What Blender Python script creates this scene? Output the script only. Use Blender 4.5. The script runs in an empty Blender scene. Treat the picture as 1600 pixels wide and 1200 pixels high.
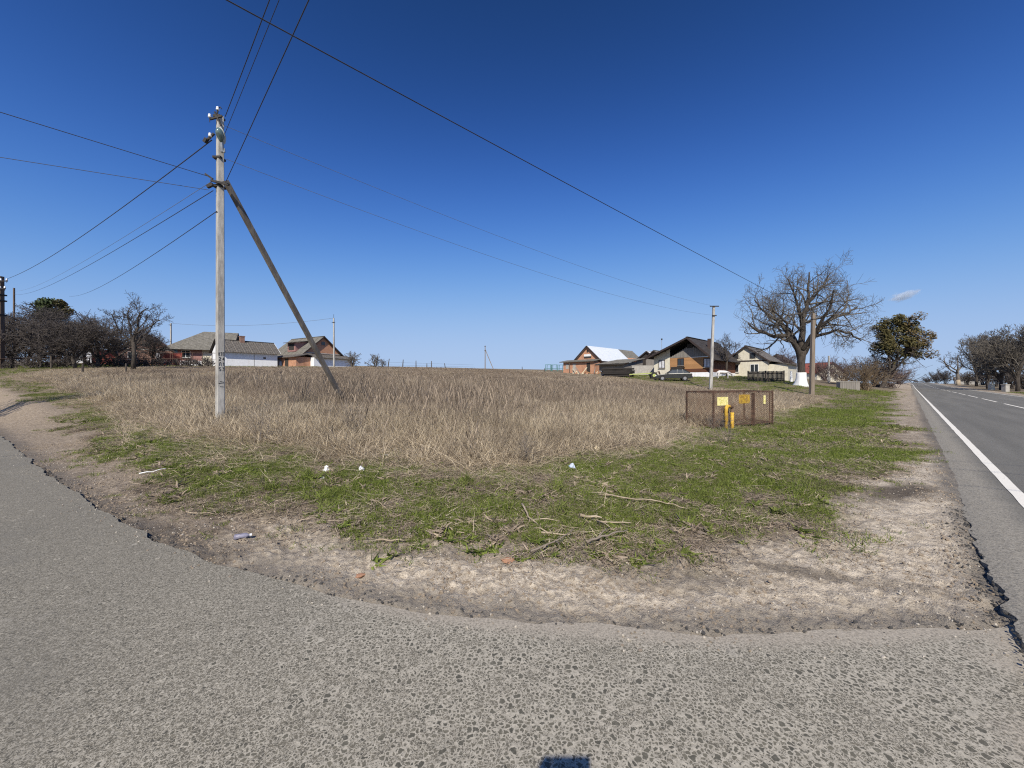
import bpy, math, random
import numpy as np
from mathutils import Vector, Matrix, Euler

scene = bpy.context.scene
COL = scene.collection
R = math.radians
random.seed(7)

# ------------------------------------------------------------------ camera, sky, sun, exposure
EYE = 1.6
cam_d = bpy.data.cameras.new('camera')
cam_d.sensor_width = 36.0
cam_d.lens = 13.5
cam_d.shift_y = -0.0019
cam_d.clip_start = 0.05
cam_d.clip_end = 20000
cam = bpy.data.objects.new('camera', cam_d)
cam.location = (0, 0, EYE)
cam.rotation_euler = (R(90), 0, 0)
COL.objects.link(cam)
scene.camera = cam

SUN_EL, SUN_AZ = 43.6, 188.5          # azimuth clockwise from +Y: the sun stands behind the camera, a little left
world = bpy.data.worlds.new('World')
scene.world = world
world.use_nodes = True
wn = world.node_tree
bg = wn.nodes['Background']
sky = wn.nodes.new('ShaderNodeTexSky')
sky.sky_type = 'NISHITA'
sky.sun_disc = False
sky.sun_elevation = R(SUN_EL)
sky.sun_rotation = R(SUN_AZ)
sky.altitude = 200
sky.air_density = 1.0
sky.dust_density = 0.25
sky.ozone_density = 5.0
# one even tone curve per channel over the whole sky, as the phone's rendering of the blue gives it
sp = wn.nodes.new('ShaderNodeSeparateColor'); cb = wn.nodes.new('ShaderNodeCombineColor')
wn.links.new(sky.outputs[0], sp.inputs[0])
def _m(op, a, b):
    nd = wn.nodes.new('ShaderNodeMath'); nd.operation = op
    wn.links.new(a, nd.inputs[0]); nd.inputs[1].default_value = b
    return nd.outputs[0]
for ch, (pw, gain, knee) in enumerate(((2.65, 21.24, 60.0), (2.55, 14.28, 26.75), (3.55, 43.85, 54.85))):
    xp = _m('POWER', _m('MULTIPLY', sp.outputs[ch], 0.1), pw)
    dv = wn.nodes.new('ShaderNodeMath'); dv.operation = 'DIVIDE'
    wn.links.new(_m('MULTIPLY', xp, gain * (11.2, 10.2, 9.6)[ch]), dv.inputs[0]); wn.links.new(_m('ADD', _m('MULTIPLY', xp, knee), 1.0), dv.inputs[1])
    wn.links.new(dv.outputs[0], cb.inputs[ch])
wn.links.new(cb.outputs[0], bg.inputs[0])
bg.inputs[1].default_value = 0.1

sun_d = bpy.data.lights.new('sun', 'SUN')
sun_d.energy = 5.0
sun_d.angle = R(0.53)
sun_d.color = (1.0, 0.93, 0.81)
sun = bpy.data.objects.new('sun', sun_d)
to_sun = Vector((math.sin(R(SUN_AZ)) * math.cos(R(SUN_EL)), math.cos(R(SUN_AZ)) * math.cos(R(SUN_EL)), math.sin(R(SUN_EL))))
sun.rotation_euler = to_sun.to_track_quat('Z', 'Y').to_euler()
sun.location = (-20, -60, 60)
COL.objects.link(sun)

vs = scene.view_settings
vs.view_transform = 'Standard'
vs.look = 'None'
vs.exposure = 0.15
vs.gamma = 1.0
vs.use_curve_mapping = False
scene.cycles.use_denoising = False
scene.cycles.filter_width = 1.15
scene.cycles.max_bounces = 4
scene.cycles.diffuse_bounces = 2
scene.cycles.transparent_max_bounces = 8
scene.cycles.volume_bounces = 10

# ------------------------------------------------------------------ noise and terrain functions
def _hash(ix, iy, seed):
    h = (ix.astype(np.int64) * 374761393 + iy.astype(np.int64) * 668265263 + seed * 1274126177) & 0xFFFFFFFF
    h = ((h ^ (h >> 13)) * 1274126177) & 0xFFFFFFFF
    h = h ^ (h >> 16)
    return (h & 0xFFFF) / 65535.0

def vnoise(x, y, seed=0):
    x = np.asarray(x, float); y = np.asarray(y, float)
    ix = np.floor(x); iy = np.floor(y)
    fx = x - ix; fy = y - iy
    fx = fx * fx * (3 - 2 * fx); fy = fy * fy * (3 - 2 * fy)
    a = _hash(ix, iy, seed); b = _hash(ix + 1, iy, seed)
    c = _hash(ix, iy + 1, seed); d = _hash(ix + 1, iy + 1, seed)
    return (a * (1 - fx) + b * fx) * (1 - fy) + (c * (1 - fx) + d * fx) * fy

def fbm(x, y, octaves=4, seed=0):
    s = 0; a = 0.5; t = 0
    for o in range(octaves):
        s = s + a * vnoise(np.asarray(x) * 2 ** o + o * 17.3, np.asarray(y) * 2 ** o - o * 9.1, seed + o)
        t += a; a *= 0.5
    return s / t

def sstep(a, b, x):
    t = np.clip((np.asarray(x, float) - a) / (b - a), 0, 1)
    return t * t * (3 - 2 * t)

CP = np.array([(-40,-20,0),(0,-30,0),(40,-20,0),(0,0,-.05),(-6,5,-.03),(-15.5,11.5,.0),(3,3,-.04),(6.6,12.5,.04),(9.5,13.8,.05),
(-7.6,10,.33),(-4,11.5,.38),(0,8,.12),(0,5,0),(3,7,.04),(5,20,.5),(26.6,34,.47),(31.6,42,1.2),(19,37,.85),(20.2,48,1.85),(26,57,2.45),(14,75,3.3),(36.7,58,2.3),
(0,100,4.9),(-7,128,6.0),(0,180,6.6),(-43,63,4.1),(-29,62,4.05),(-37,72,4.5),(-49,42,3.2),(-55,60,4.2),(-25,100,5.5),(-70,90,6),(-38,28,1.5),(-20,20,.95),(-25,14,.25),(-32,19,.5),(-60,20,1.0),(0,40,2.0),
(0,0.4,-.05),(7.2,7,-.03),(14.4,13.9,-.03),(28.8,27.8,-.03),(43,41.7,0),(57,55.6,0),(72,69.5,0),(108,104,0.2),(40,60,1.7),(60,75,2.0),(45,110,4.5),
(13,-1,0),(42,24,0.1),(80,55,.1),(120,95,.3),(120,40,1.0),(70,10,.6),(-100,30,3),(100,170,4.5)], float)

def _U(r2):
    return 0.5 * r2 * np.log(r2 + 1e-9)

def _fit():
    n = len(CP); P = CP[:, :2] / 50
    K = _U(((P[:, None] - P[None]) ** 2).sum(-1)) + np.eye(n) * 2e-3
    Q = np.c_[np.ones(n), P]
    A = np.block([[K, Q], [Q.T, np.zeros((3, 3))]])
    return np.linalg.solve(A, np.r_[CP[:, 2], 0, 0, 0])
TW = _fit()

def tps(x, y):
    r = np.hypot(x, y) + 1e-9
    k = np.minimum(1, 170 / r)
    px = x * k / 50; py = y * k / 50
    z = TW[-3] + TW[-2] * px + TW[-1] * py
    for (a, b, _), w in zip(CP, TW[:-3]):
        z = z + w * _U((px - a / 50) ** 2 + (py - b / 50) ** 2)
    return z - np.maximum(0, r - 170) * .0025

# the main road runs along UX,UY; s is the distance across it, t along it
UX, UY = 0.719, 0.695
NX, NY = 0.695, -0.719
S_EDGE, S_LINE, S_MID, S_LINE2, S_EDGE2 = 0.45, 1.03, 4.57, 8.1, 8.65

def st(x, y):
    return NX * x + NY * y, UX * x + UY * y

def xy(s, t):
    return NX * s + UX * t, NY * s + UY * t

def road_z(t):
    return 0.05 + 1.25 * sstep(110, 380, t) - 6.0 * sstep(400, 900, t)

# edge of the old side road (left to right), then round behind the camera
EDGE = [(-70, 44), (-40, 27.6), (-26, 18.5), (-15.44,11.58),(-8.9,7.22),(-6.58,5.72),(-5.35,4.94),(-4.49,4.42),(-3.3,3.74),(-2.66,3.4),(-1.87,3.12),(-1.31,2.9),(-0.73,2.72),(-0.17,2.6),(0.42,2.52),(0.98,2.46),(1.63,2.44),(2.26,2.46),(2.86,2.52),(3.32,2.56)]
SIDE = EDGE + [(-4.5, -5.0), (-10, -10.5), (-16, -8), (-28, 6), (-48, 22), (-76, 38)]
GREEN = [(-70, 50), (-31.6,23.7),(-19.93,17.08),(-14.52,12.72),(-8.84,8.42),(-7.08,7.26),(-4.77,5.5),(-3.24,4.74),(-2.34,4.26),(-1.29,3.86),(-0.5,3.78),(0.35,3.52),(1.12,3.36),(1.98,3.4),(3.08,4.02),(4.28,5.04),(5.42,6.14),(6.84,7.08),(10.58,10.58),(18.71,18.9),(34.4,34.6),(88.0,88.0),(150,152), (150, 300), (-200, 300), (-200, 80)]
DRY = [(-42.13,31.6),(-32.93,26.7),(-17.18,15.86),(-11.66,11.66),(-7.1,8.52),(-4.67,7.58),(-2.81,7.02),(-1.06,6.38),(0.0,6.56),(1.22,7.34),(2.81,8.42),(5.2,11.14),(6.1,12.2),(10.0,15.2),(19.8,24.8),(27.5,33.0),(25.5,36.36),(20.5,39.5),(16.5,46),(14.5,58),(8,72),(6,92),(-18,96),(-30,70),(-25,60),(-34,57),(-44,50),(-47,38)]

def sd(x, y, poly):
    """signed distance to a polygon, positive inside"""
    x = np.asarray(x, float); y = np.asarray(y, float)
    best = np.full(x.shape, 1e18); ins = np.zeros(x.shape, bool)
    n = len(poly)
    for i in range(n):
        ax, ay = poly[i]; bx, by = poly[(i + 1) % n]
        dx, dy = bx - ax, by - ay
        h = np.clip(((x - ax) * dx + (y - ay) * dy) / (dx * dx + dy * dy + 1e-12), 0, 1)
        best = np.minimum(best, (x - ax - h * dx) ** 2 + (y - ay - h * dy) ** 2)
        if ay != by:
            ins ^= ((ay > y) != (by > y)) & (x < (bx - ax) * (y - ay) / (by - ay) + ax)
    d = np.sqrt(best)
    return np.where(ins, d, -d)

def ground_h(x, y, detail=True):
    x = np.asarray(x, float); y = np.asarray(y, float)
    s, t = st(x, y)
    z = tps(x, y)
    # corridor of the main road
    dm = np.maximum(S_EDGE - s, s - S_EDGE2)
    zr = road_z(t)
    z = z * sstep(0.0, 4.0, dm) + (zr + 0.004 - 0.048 * sstep(9, 5, t) * (s < S_MID)) * (1 - sstep(0.0, 4.0, dm))
    lev = 0.004 - 0.048 * sstep(9, 5, t) * (s < S_MID)
    z = np.where(dm < 0, zr - .01 + lev - 0.3 * sstep(.12, .5, -dm), z)
    # bed of the side road
    ds = -sd(x, y, SIDE)
    left = sstep(-1.5, -3.0, x)
    near = -0.010 - 0.028 * left
    w = sstep(0.0, 1.6, ds)
    z2 = z * w + near * (1 - w)
    z = np.where((ds < 0) & (dm > 0), near - 0.012 - 0.2 * sstep(.10, 0.5, -ds), np.where(dm > 0, z2, z))
    if detail:
        r = np.hypot(x, y)
        amp = sstep(-.08, .1, ds) * sstep(-.1, .1, dm) * sstep(60, 20, r)
        z = z + amp * (0.010 * (1 - np.abs(fbm(x * 2.2, y * 3.4, 3, 131) - .5) * 4) * sstep(14, 6, r) + 0.035 * (fbm(x * 1.1, y * 1.1, 3, 5) - .5) + 0.045 * (fbm(x * 4.5, y * 4.5, 4, 11) - .5)
                       + 0.03 * (np.abs(fbm(x * 9, y * 9, 3, 31) - .5) * 2 - .3) * sstep(20, 8, r)
                       + 0.030 * (fbm(x * 17, y * 17, 3, 35) - .5) * sstep(9, 5, r) + .022 * sstep(.60, .80, fbm(x * 13, y * 13, 2, 39)) * sstep(8, 5, r))
        # dirt washed over the brim of the old asphalt
        z = z + 0.02 * sstep(.35, 0, ds) * (fbm(x * 3, y * 3, 3, 77) - .3) * sstep(0, .05, ds)
    return z

def gz(x, y):
    return float(ground_h(np.array([x]), np.array([y]), False)[0])

def at(px, py, d):
    return Vector(((px - 800) / 600 * d, d, EYE + (597 - py) / 600 * d))

def on(px, d):
    x = (px - 800) / 600 * d
    return Vector((x, d, gz(x, d)))

# ------------------------------------------------------------------ materials
MATS = {}
class NT:
    def __init__(self, name):
        self.m = bpy.data.materials.new(name); self.m.use_nodes = True
        self.t = self.m.node_tree; self.n = self.t.nodes
        self.p = self.n['Principled BSDF']
        MATS[name] = self.m
    def new(self, typ, **kw):
        nd = self.n.new(typ)
        for k, v in kw.items():
            setattr(nd, k, v)
        return nd
    def link(self, a, b):
        self.t.links.new(a, b)
    def set(self, nd, key, v):
        if hasattr(v, 'node'):
            self.link(v, nd.inputs[key])
        else:
            nd.inputs[key].default_value = v
    def coord(self, kind='Object', scale=None):
        c = self.new('ShaderNodeTexCoord').outputs[kind]
        if scale:
            mp = self.new('ShaderNodeMapping'); mp.inputs['Scale'].default_value = scale
            self.link(c, mp.inputs[0]); c = mp.outputs[0]
        return c
    def geo(self):
        return self.new('ShaderNodeNewGeometry').outputs['Position']
    def noise(self, vec, scale, detail=5, rough=.6, dist=0):
        nd = self.new('ShaderNodeTexNoise')
        self.link(vec, nd.inputs['Vector'])
        nd.inputs['Scale'].default_value = scale; nd.inputs['Detail'].default_value = detail
        nd.inputs['Roughness'].default_value = rough; nd.inputs['Distortion'].default_value = dist
        return nd.outputs[0]
    def vor(self, vec, scale, feature='F1', rnd=1.0):
        nd = self.new('ShaderNodeTexVoronoi', feature=feature)
        self.link(vec, nd.inputs['Vector'])
        nd.inputs['Scale'].default_value = scale; nd.inputs['Randomness'].default_value = rnd
        return nd
    def math(self, op, a, b=0.0, c=None, clamp=False):
        nd = self.new('ShaderNodeMath', operation=op); nd.use_clamp = clamp
        self.set(nd, 0, a); self.set(nd, 1, b)
        if c is not None: self.set(nd, 2, c)
        return nd.outputs[0]
    def ramp(self, x, lo, hi, a=0.0, b=1.0):
        nd = self.new('ShaderNodeMapRange', interpolation_type='SMOOTHSTEP')
        self.set(nd, 0, x); self.set(nd, 1, lo); self.set(nd, 2, hi); self.set(nd, 3, a); self.set(nd, 4, b)
        return nd.outputs[0]
    def mix(self, f, a, b, blend='MIX'):
        nd = self.new('ShaderNodeMix', data_type='RGBA', blend_type=blend)
        self.set(nd, 0, f)
        for i, v in ((6, a), (7, b)):
            self.set(nd, i, v if hasattr(v, 'node') else (v[0], v[1], v[2], 1))
        return nd.outputs[2]
    def attr(self, name):
        return self.new('ShaderNodeAttribute', attribute_name=name)
    def bump(self, h, strength=.4, dist=.02):
        nd = self.new('ShaderNodeBump')
        nd.inputs['Strength'].default_value = strength; nd.inputs['Distance'].default_value = dist
        self.link(h, nd.inputs['Height']); self.link(nd.outputs[0], self.p.inputs['Normal'])
    def out(self, col, rough=.9, spec=.3):
        self.set(self.p, 'Base Color', col if hasattr(col, 'node') else (col[0], col[1], col[2], 1))
        self.set(self.p, 'Roughness', rough)
        self.p.inputs['Specular IOR Level'].default_value = spec
        return self.m

def simple(name, c1, c2=None, scale=4.0, rough=.85, bump=.3, dist=.01, metal=0.0, stretch=None, spec=.3, lo=.35, hi=.65):
    n = NT(name)
    v = n.coord('Object', stretch)
    c2 = c2 or tuple(c * .6 for c in c1)
    f = n.noise(v, scale, 7, .65)
    n.p.inputs['Metallic'].default_value = metal
    if bump:
        n.bump(n.noise(v, scale * 6, 5, .6), bump, dist)
    return n.out(n.mix(n.ramp(f, lo, hi), c1, c2), rough, spec)

def ground_material():
    n = NT('ground_soil'); P = n.geo()
    big = n.noise(P, .55, 5, .6); med = n.noise(P, 2.6, 6, .65); fine = n.noise(P, 14, 6, .7); grit = n.noise(P, 70, 4, .7)
    a_green = n.attr('a_green').outputs['Fac']; a_dry = n.attr('a_dry').outputs['Fac']; a_damp = n.attr('a_damp').outputs['Fac']; a_sand = n.attr('a_sand').outputs['Fac']
    a_tar = n.attr('a_tar').outputs['Fac']
    sand = n.mix(n.ramp(fine, .34, .66), (.38, .32, .246), (.67, .58, .455))
    brown = n.mix(n.ramp(fine, .32, .68), (.16, .125, .09), (.38, .31, .235))
    dm = n.math('ADD', n.math('MULTIPLY', med, .75), n.math('MULTIPLY', a_sand, .62))
    dirt = n.mix(n.ramp(dm, .54, .92), brown, sand)
    lump = n.noise(n.coord('Object', (1, 1.6, 1)), 9, 7, .8, .8)
    dirt = n.mix(n.math('MULTIPLY', n.ramp(lump, .55, .68), .5), dirt, (.15, .118, .088))
    cell = n.vor(P, 55); cs = n.new('ShaderNodeSeparateColor'); n.link(cell.outputs['Color'], cs.inputs[0])
    dirt = n.mix(n.math('MULTIPLY', n.ramp(n.math('SUBTRACT', n.math('MULTIPLY', cs.outputs[0], .5), cell.outputs['Distance']), -.02, .08), n.math('MULTIPLY', n.math('LESS_THAN', cs.outputs[1], .35), .75)), dirt, n.mix(cs.outputs[2], (.10, .085, .066), (.60, .54, .44)))
    dirt = n.mix(n.math('MULTIPLY', n.ramp(grit, .56, .66), .75), dirt, (.10, .08, .06))
    dirt = n.mix(n.math('MULTIPLY', n.ramp(grit, .40, .28), .5), dirt, (.68, .61, .50))
    dirt = n.mix(n.math('MULTIPLY', a_damp, .85), dirt, (.07, .054, .04))
    dirt = n.mix(n.math('MULTIPLY', a_tar, n.ramp(fine, .3, .6, .35, .95)), dirt, (.105, .098, .09))
    moss = n.mix(n.ramp(fine, .3, .7), (.07, .075, .022), (.175, .165, .055))
    soil = n.mix(n.ramp(fine, .35, .65), (.085, .066, .046), (.27, .215, .15))
    turf = n.mix(n.ramp(n.math('ADD', med, n.math('MULTIPLY', big, .35)), .48, .64), moss, soil)
    straw = n.mix(n.ramp(fine, .3, .68), (.11, .085, .058), (.34, .27, .185))
    c = n.mix(a_green, dirt, turf)
    c = n.mix(a_dry, c, straw)
    h = n.math('ADD', n.math('MULTIPLY', fine, .7), n.math('MULTIPLY', grit, .35))
    n.bump(h, 1.0, .05)
    return n.out(c, .95, .15)

def old_asphalt():
    n = NT('worn_asphalt_with_exposed_stones'); P = n.geo()
    wob = n.new('ShaderNodeTexNoise'); n.link(P, wob.inputs['Vector']); wob.inputs['Scale'].default_value = 46; wob.inputs['Detail'].default_value = 2
    off = n.new('ShaderNodeVectorMath', operation='MULTIPLY_ADD')
    n.link(wob.outputs['Color'], off.inputs[0]); off.inputs[1].default_value = (.026,) * 3; n.link(P, off.inputs[2])
    Q = off.outputs[0]
    sx = n.new('ShaderNodeSeparateXYZ'); n.link(P, sx.inputs[0]); sx0 = sx.outputs[0]
    patch = n.noise(P, .8, 4, .55); patch2 = n.noise(P, 2.7, 4, .6); fine = n.noise(P, 60, 5, .7); dense = n.math('MULTIPLY', n.ramp(n.math('ADD', n.math('MULTIPLY', patch, .45), n.math('MULTIPLY', patch2, .55)), .34, .62, .25, 1.0), n.ramp(sx.outputs[0], -2.6, .2, .12, 1.0))
    binder = n.mix(n.ramp(fine, .3, .7), (.255, .232, .186), (.425, .39, .318))
    binder = n.mix(n.ramp(patch, .35, .7, 0, .35), binder, (.215, .20, .168))
    binder = n.mix(n.ramp(sx0, -1.0, -5.0, 0, .45), binder, (.17, .156, .128))
    h = n.math('MULTIPLY', fine, .35)
    c = binder
    for scale, gap, keep, dark, how in ((120, .04, .9, (.075, .07, .055), None), (68, .06, .72, (.062, .058, .046), None), (47, .075, .80, (.062, .059, .046), 'packed'), (31, .07, .30, (.055, .053, .042), 'packed')):
        v = n.vor(Q, scale); ve = n.vor(Q, scale, 'DISTANCE_TO_EDGE')
        sep = n.new('ShaderNodeSeparateColor'); n.link(v.outputs['Color'], sep.inputs[0])
        size = n.math('ADD', n.math('MULTIPLY', sep.outputs[0], .12), gap)
        inside = n.math('MULTIPLY', n.ramp(n.math('SUBTRACT', ve.outputs['Distance'], size), -.02, .035), n.ramp(v.outputs['Distance'], .68, .54))
        pick = n.math('LESS_THAN', sep.outputs[1], n.math('MULTIPLY', keep, n.ramp(dense, .0, .9)) if how else keep)
        f = n.math('MULTIPLY', inside, pick)
        stone = n.mix(sep.outputs[2], dark, (dark[0] * 2.3, dark[1] * 2.2, dark[2] * 2.1))
        stone = n.mix(n.ramp(fine, .45, .75, 0, .4), stone, (.26, .24, .195))
        if how: c = n.mix(n.math('MULTIPLY', pick, .75), c, n.mix(n.ramp(fine, .3, .7), (.31, .283, .228), (.47, .43, .352)))
        c = n.mix(n.math('MULTIPLY', f, .95), c, stone)
    c = n.mix(n.math('MULTIPLY', n.ramp(n.noise(P, 1.3, 5, .7, .4), .60, .72), .4), c, (.38, .35, .30))
    stain = n.noise(P, 3.6, 3, .55)
    c = n.mix(n.math('MULTIPLY', n.ramp(stain, .70, .76), .55), c, (.44, .41, .34))
    c = n.mix(n.math('MULTIPLY', n.ramp(n.noise(P, .45, 4, .6, .5), .52, .68), .38), c, (.15, .14, .118))
    # dust towards the earth shoulder, hairline cracks
    d = n.attr('a_dust').outputs['Fac']
    dust = n.mix(n.ramp(fine, .3, .7), (.24, .21, .17), (.42, .37, .30))
    c = n.mix(n.math('MULTIPLY', n.ramp(n.math('ADD', d, n.math('MULTIPLY', fine, 1.1)), .95, 1.5), .8), c, dust)
    n.bump(h, .75, .012)
    return n.out(c, n.ramp(fine, .3, .7, .75, .95), .25)

def new_asphalt():
    n = NT('road_asphalt'); P = n.geo()
    v = n.coord('Object', (1, .06, 1))
    streak = n.noise(v, 1.6, 5, .6); med = n.noise(P, 1.1, 5, .6); grit = n.noise(P, 120, 3, .75); g2 = n.noise(P, 45, 4, .7)
    c = n.mix(n.ramp(streak, .3, .7), (.132, .127, .114), (.175, .168, .15))
    c = n.mix(n.math('MULTIPLY', n.ramp(med, .45, .7), .4), c, (.15, .145, .13))
    c = n.mix(n.math('MULTIPLY', n.ramp(grit, .52, .70), .55), c, (.22, .21, .19))
    c = n.mix(n.math('MULTIPLY', n.ramp(g2, .5, .36), .5), c, (.065, .064, .063))
    d = n.attr('a_dust').outputs['Fac']
    dust = n.mix(n.ramp(g2, .3, .7), (.20, .182, .15), (.36, .33, .275))
    c = n.mix(n.math('MULTIPLY', n.ramp(n.math('ADD', d, n.math('MULTIPLY', med, .6)), .45, 1.1), .85), c, dust)
    sv = n.vor(P, 70); ss = n.new('ShaderNodeSeparateColor'); n.link(sv.outputs['Color'], ss.inputs[0])
    fs = n.math('MULTIPLY', n.ramp(n.math('SUBTRACT', n.math('MULTIPLY', ss.outputs[0], .6), sv.outputs['Distance']), 0, .06), n.ramp(d, .0, .6, .25, .85))
    c = n.mix(fs, c, n.mix(ss.outputs[1], (.07, .068, .06), (.22, .21, .19)))
    n.bump(n.math('ADD', grit, g2), .55, .008)
    return n.out(c, .95, .12)

def road_paint():
    n = NT('worn_road_paint'); P = n.geo()
    g = n.noise(P, 40, 5, .75); b = n.noise(P, 3, 4, .6)
    f = n.ramp(n.math('ADD', n.math('MULTIPLY', g, .7), n.math('MULTIPLY', b, .3)), .46, .34, 0, .75)
    c = n.mix(f, n.mix(b, (.80, .765, .68), (.64, .605, .53)), (.2, .19, .17))
    n.bump(g, .4, .004)
    return n.out(c, .8)

def blade(name, c_a, c_b, c_dark, trans=.25):
    n = NT(name)
    sh = n.attr('shade').outputs['Fac']
    oi = n.new('ShaderNodeObjectInfo').outputs['Random']
    P = n.geo(); big = n.noise(P, .16, 4, .6); med = n.noise(P, 1.2, 3, .6)
    f = n.math('ADD', n.math('MULTIPLY', n.ramp(sh, .15, .85), .72), n.math('MULTIPLY', oi, .28))
    c = n.mix(f, c_a, c_b)
    c = n.mix(n.ramp(n.math('ADD', n.math('MULTIPLY', big, .55), n.math('MULTIPLY', med, .45)), .44, .66, 0, .6), c, c_dark)
    n.out(c, .75, .2)
    tr = n.new('ShaderNodeBsdfTranslucent'); n.link(c, tr.inputs[0])
    mx = n.new('ShaderNodeMixShader'); mx.inputs[0].default_value = trans
    n.link(n.p.outputs[0], mx.inputs[1]); n.link(tr.outputs[0], mx.inputs[2])
    n.link(mx.outputs[0], n.n['Material Output'].inputs[0])
    return n.m

def corrugated(name, c1, c2, pitch=.16, scale=2.0, rough=.85, metal=0.0, moss=None):
    n = NT(name); v = n.coord('Object')
    w = n.new('ShaderNodeTexWave', wave_type='BANDS', bands_direction='X')
    n.link(v, w.inputs[0]); w.inputs['Scale'].default_value = .314 / pitch
    f = n.noise(v, scale, 7, .7); st_ = n.noise(n.coord('Object', (3, .5, 1)), 1.5, 5, .65)
    c = n.mix(n.ramp(n.math('ADD', n.math('MULTIPLY', f, .5), n.math('MULTIPLY', st_, .5)), .36, .62), c1, c2)
    if moss:
        c = n.mix(n.math('MULTIPLY', n.ramp(n.noise(v, 5, 6, .7), .52, .64), .8), c, moss)
    n.p.inputs['Metallic'].default_value = metal
    n.bump(w.outputs[0], .9, .05)
    return n.out(c, rough, .3)

def brick(name, c1, c2, mortar, scale=1.0):
    n = NT(name); v = n.coord('Object')
    sep = n.new('ShaderNodeSeparateXYZ'); n.link(v, sep.inputs[0])
    com = n.new('ShaderNodeCombineXYZ')
    n.link(n.math('ADD', sep.outputs[0], sep.outputs[1]), com.inputs[0]); n.link(sep.outputs[2], com.inputs[1])
    b = n.new('ShaderNodeTexBrick'); n.link(com.outputs[0], b.inputs[0])
    b.inputs['Scale'].default_value = scale; b.inputs['Brick Width'].default_value = .26; b.inputs['Row Height'].default_value = .075; b.inputs['Mortar Size'].default_value = .008
    b.inputs['Color1'].default_value = (*c1, 1); b.inputs['Color2'].default_value = (*c2, 1); b.inputs['Mortar'].default_value = (*mortar, 1)
    f = n.noise(v, 1.3, 6, .65)
    c = n.mix(n.ramp(f, .45, .7, 0, .5), b.outputs[0], tuple(x * .5 for x in c1))
    n.bump(b.outputs['Fac'], -.3, .01)
    return n.out(c, .9)

def plaster(name, c1, c2, dirt=(.35, .30, .24), amount=.5):
    n = NT(name); v = n.coord('Object')
    st_ = n.noise(n.coord('Object', (1.5, 1.5, .35)), 1.6, 6, .65); f = n.noise(v, 3, 6, .65)
    c = n.mix(n.ramp(f, .35, .65), c1, c2)
    c = n.mix(n.ramp(st_, .52, .72, 0, amount), c, dirt)
    n.bump(n.noise(v, 14, 4, .6), .25, .02)
    return n.out(c, .9)

def wood(name, c1, c2, axis='Z'):
    n = NT(name)
    sc = {'X': (.4, 6, 6), 'Y': (6, .4, 6), 'Z': (6, 6, .4)}[axis]
    v = n.coord('Object', sc)
    f = n.noise(v, 1.8, 6, .65); oi = n.new('ShaderNodeObjectInfo').outputs['Random']
    c = n.mix(n.ramp(f, .3, .7), c1, c2)
    c = n.mix(n.math('MULTIPLY', oi, .45), c, tuple(x * .55 for x in c1))
    n.bump(f, .4, .01)
    return n.out(c, .85)

def glass(name='window_glass', c=(.03, .035, .04)):
    n = NT(name)
    return n.out(c, .08, .6)

ground_material(); old_asphalt(); new_asphalt(); road_paint()
blade('dry_grass_straw', (.165, .127, .087), (.82, .69, .49), (.22, .172, .122))
blade('dry_weed_stalk', (.098, .075, .055), (.45, .36, .268), (.175, .138, .104), .1)
blade('green_grass_blade', (.065, .092, .015), (.28, .335, .072), (.14, .145, .05), .3)
simple('soil_clod', (.34, .275, .205), (.19, .15, .11), 8, .95, .5)
simple('pebble_pale', (.52, .47, .39), (.36, .32, .27), 9, .9, .3)
simple('tar_crumb', (.04, .038, .036), (.10, .095, .09), 20, .9, .6)
simple('pole_concrete', (.47, .45, .41), (.27, .255, .23), 3.0, .95, .5, .01, stretch=(2, 2, .5))
simple('brace_concrete', (.20, .18, .155), (.12, .105, .09), 3.0, .95, .5, .01, stretch=(2, 2, .5))
simple('pole_wood', (.17, .135, .10), (.25, .205, .16), 3.0, .95, .5, .01, stretch=(6, 6, .3))
simple('tarred_wood', (.09, .065, .05), (.15, .11, .085), 3.0, .95, .5, .01, stretch=(6, 6, .3))
simple('black_steel', (.025, .024, .024), (.05, .042, .036), 6, .7, .2)
simple('galvanised', (.42, .43, .44), (.27, .28, .29), 6, .5, .1, metal=.6)
simple('rusty_steel', (.16, .112, .078), (.24, .15, .095), 7, .9, .4)
simple('dark_rust', (.055, .036, .027), (.13, .075, .05), 7, .9, .4)
simple('porcelain', (.85, .86, .87), (.72, .73, .74), 6, .2, 0, spec=.6)
simple('lamp_grey', (.44, .47, .46), (.3, .33, .32), 6, .5, .1)
simple('lamp_lens', (.10, .16, .15), (.16, .22, .21), 12, .12, 0, spec=.7)
simple('stencil_black', (.02, .02, .02), (.05, .05, .048), 30, .9, 0)
simple('wire_black', (.035, .036, .042), (.05, .05, .056), 3, .6, 0)
simple('wire_aluminium', (.17, .18, .19), (.12, .125, .13), 3, .6, 0)
simple('yellow_paint', (.66, .42, .045), (.36, .21, .04), 9, .6, .15)
simple('sign_yellow', (.82, .74, .34), (.62, .55, .16), 14, .6, 0, lo=.45, hi=.6)
simple('bark_dark', (.042, .034, .028), (.085, .071, .058), 5, .95, .9, .03, stretch=(2, 2, .5))
simple('bark_grey', (.11, .095, .078), (.17, .15, .125), 5, .95, .7, .03, stretch=(2, 2, .5))
simple('twig_dark', (.065, .055, .05), (.105, .09, .08), 2, .95, 0)
simple('twig_grey', (.105, .092, .078), (.155, .138, .115), 2, .95, 0)
simple('twig_brown', (.16, .115, .075), (.22, .165, .10), 2, .95, 0)
simple('twig_purple', (.115, .085, .078), (.16, .12, .11), 2, .95, 0)
simple('whitewash', (.82, .82, .80), (.58, .57, .54), 5, .95, .5, .02, lo=.5, hi=.8)
simple('leaf_olive', (.055, .052, .017), (.10, .082, .028), .9, .7, 0)
simple('leaf_brown', (.09, .064, .026), (.14, .10, .038), .9, .7, 0)
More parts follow.
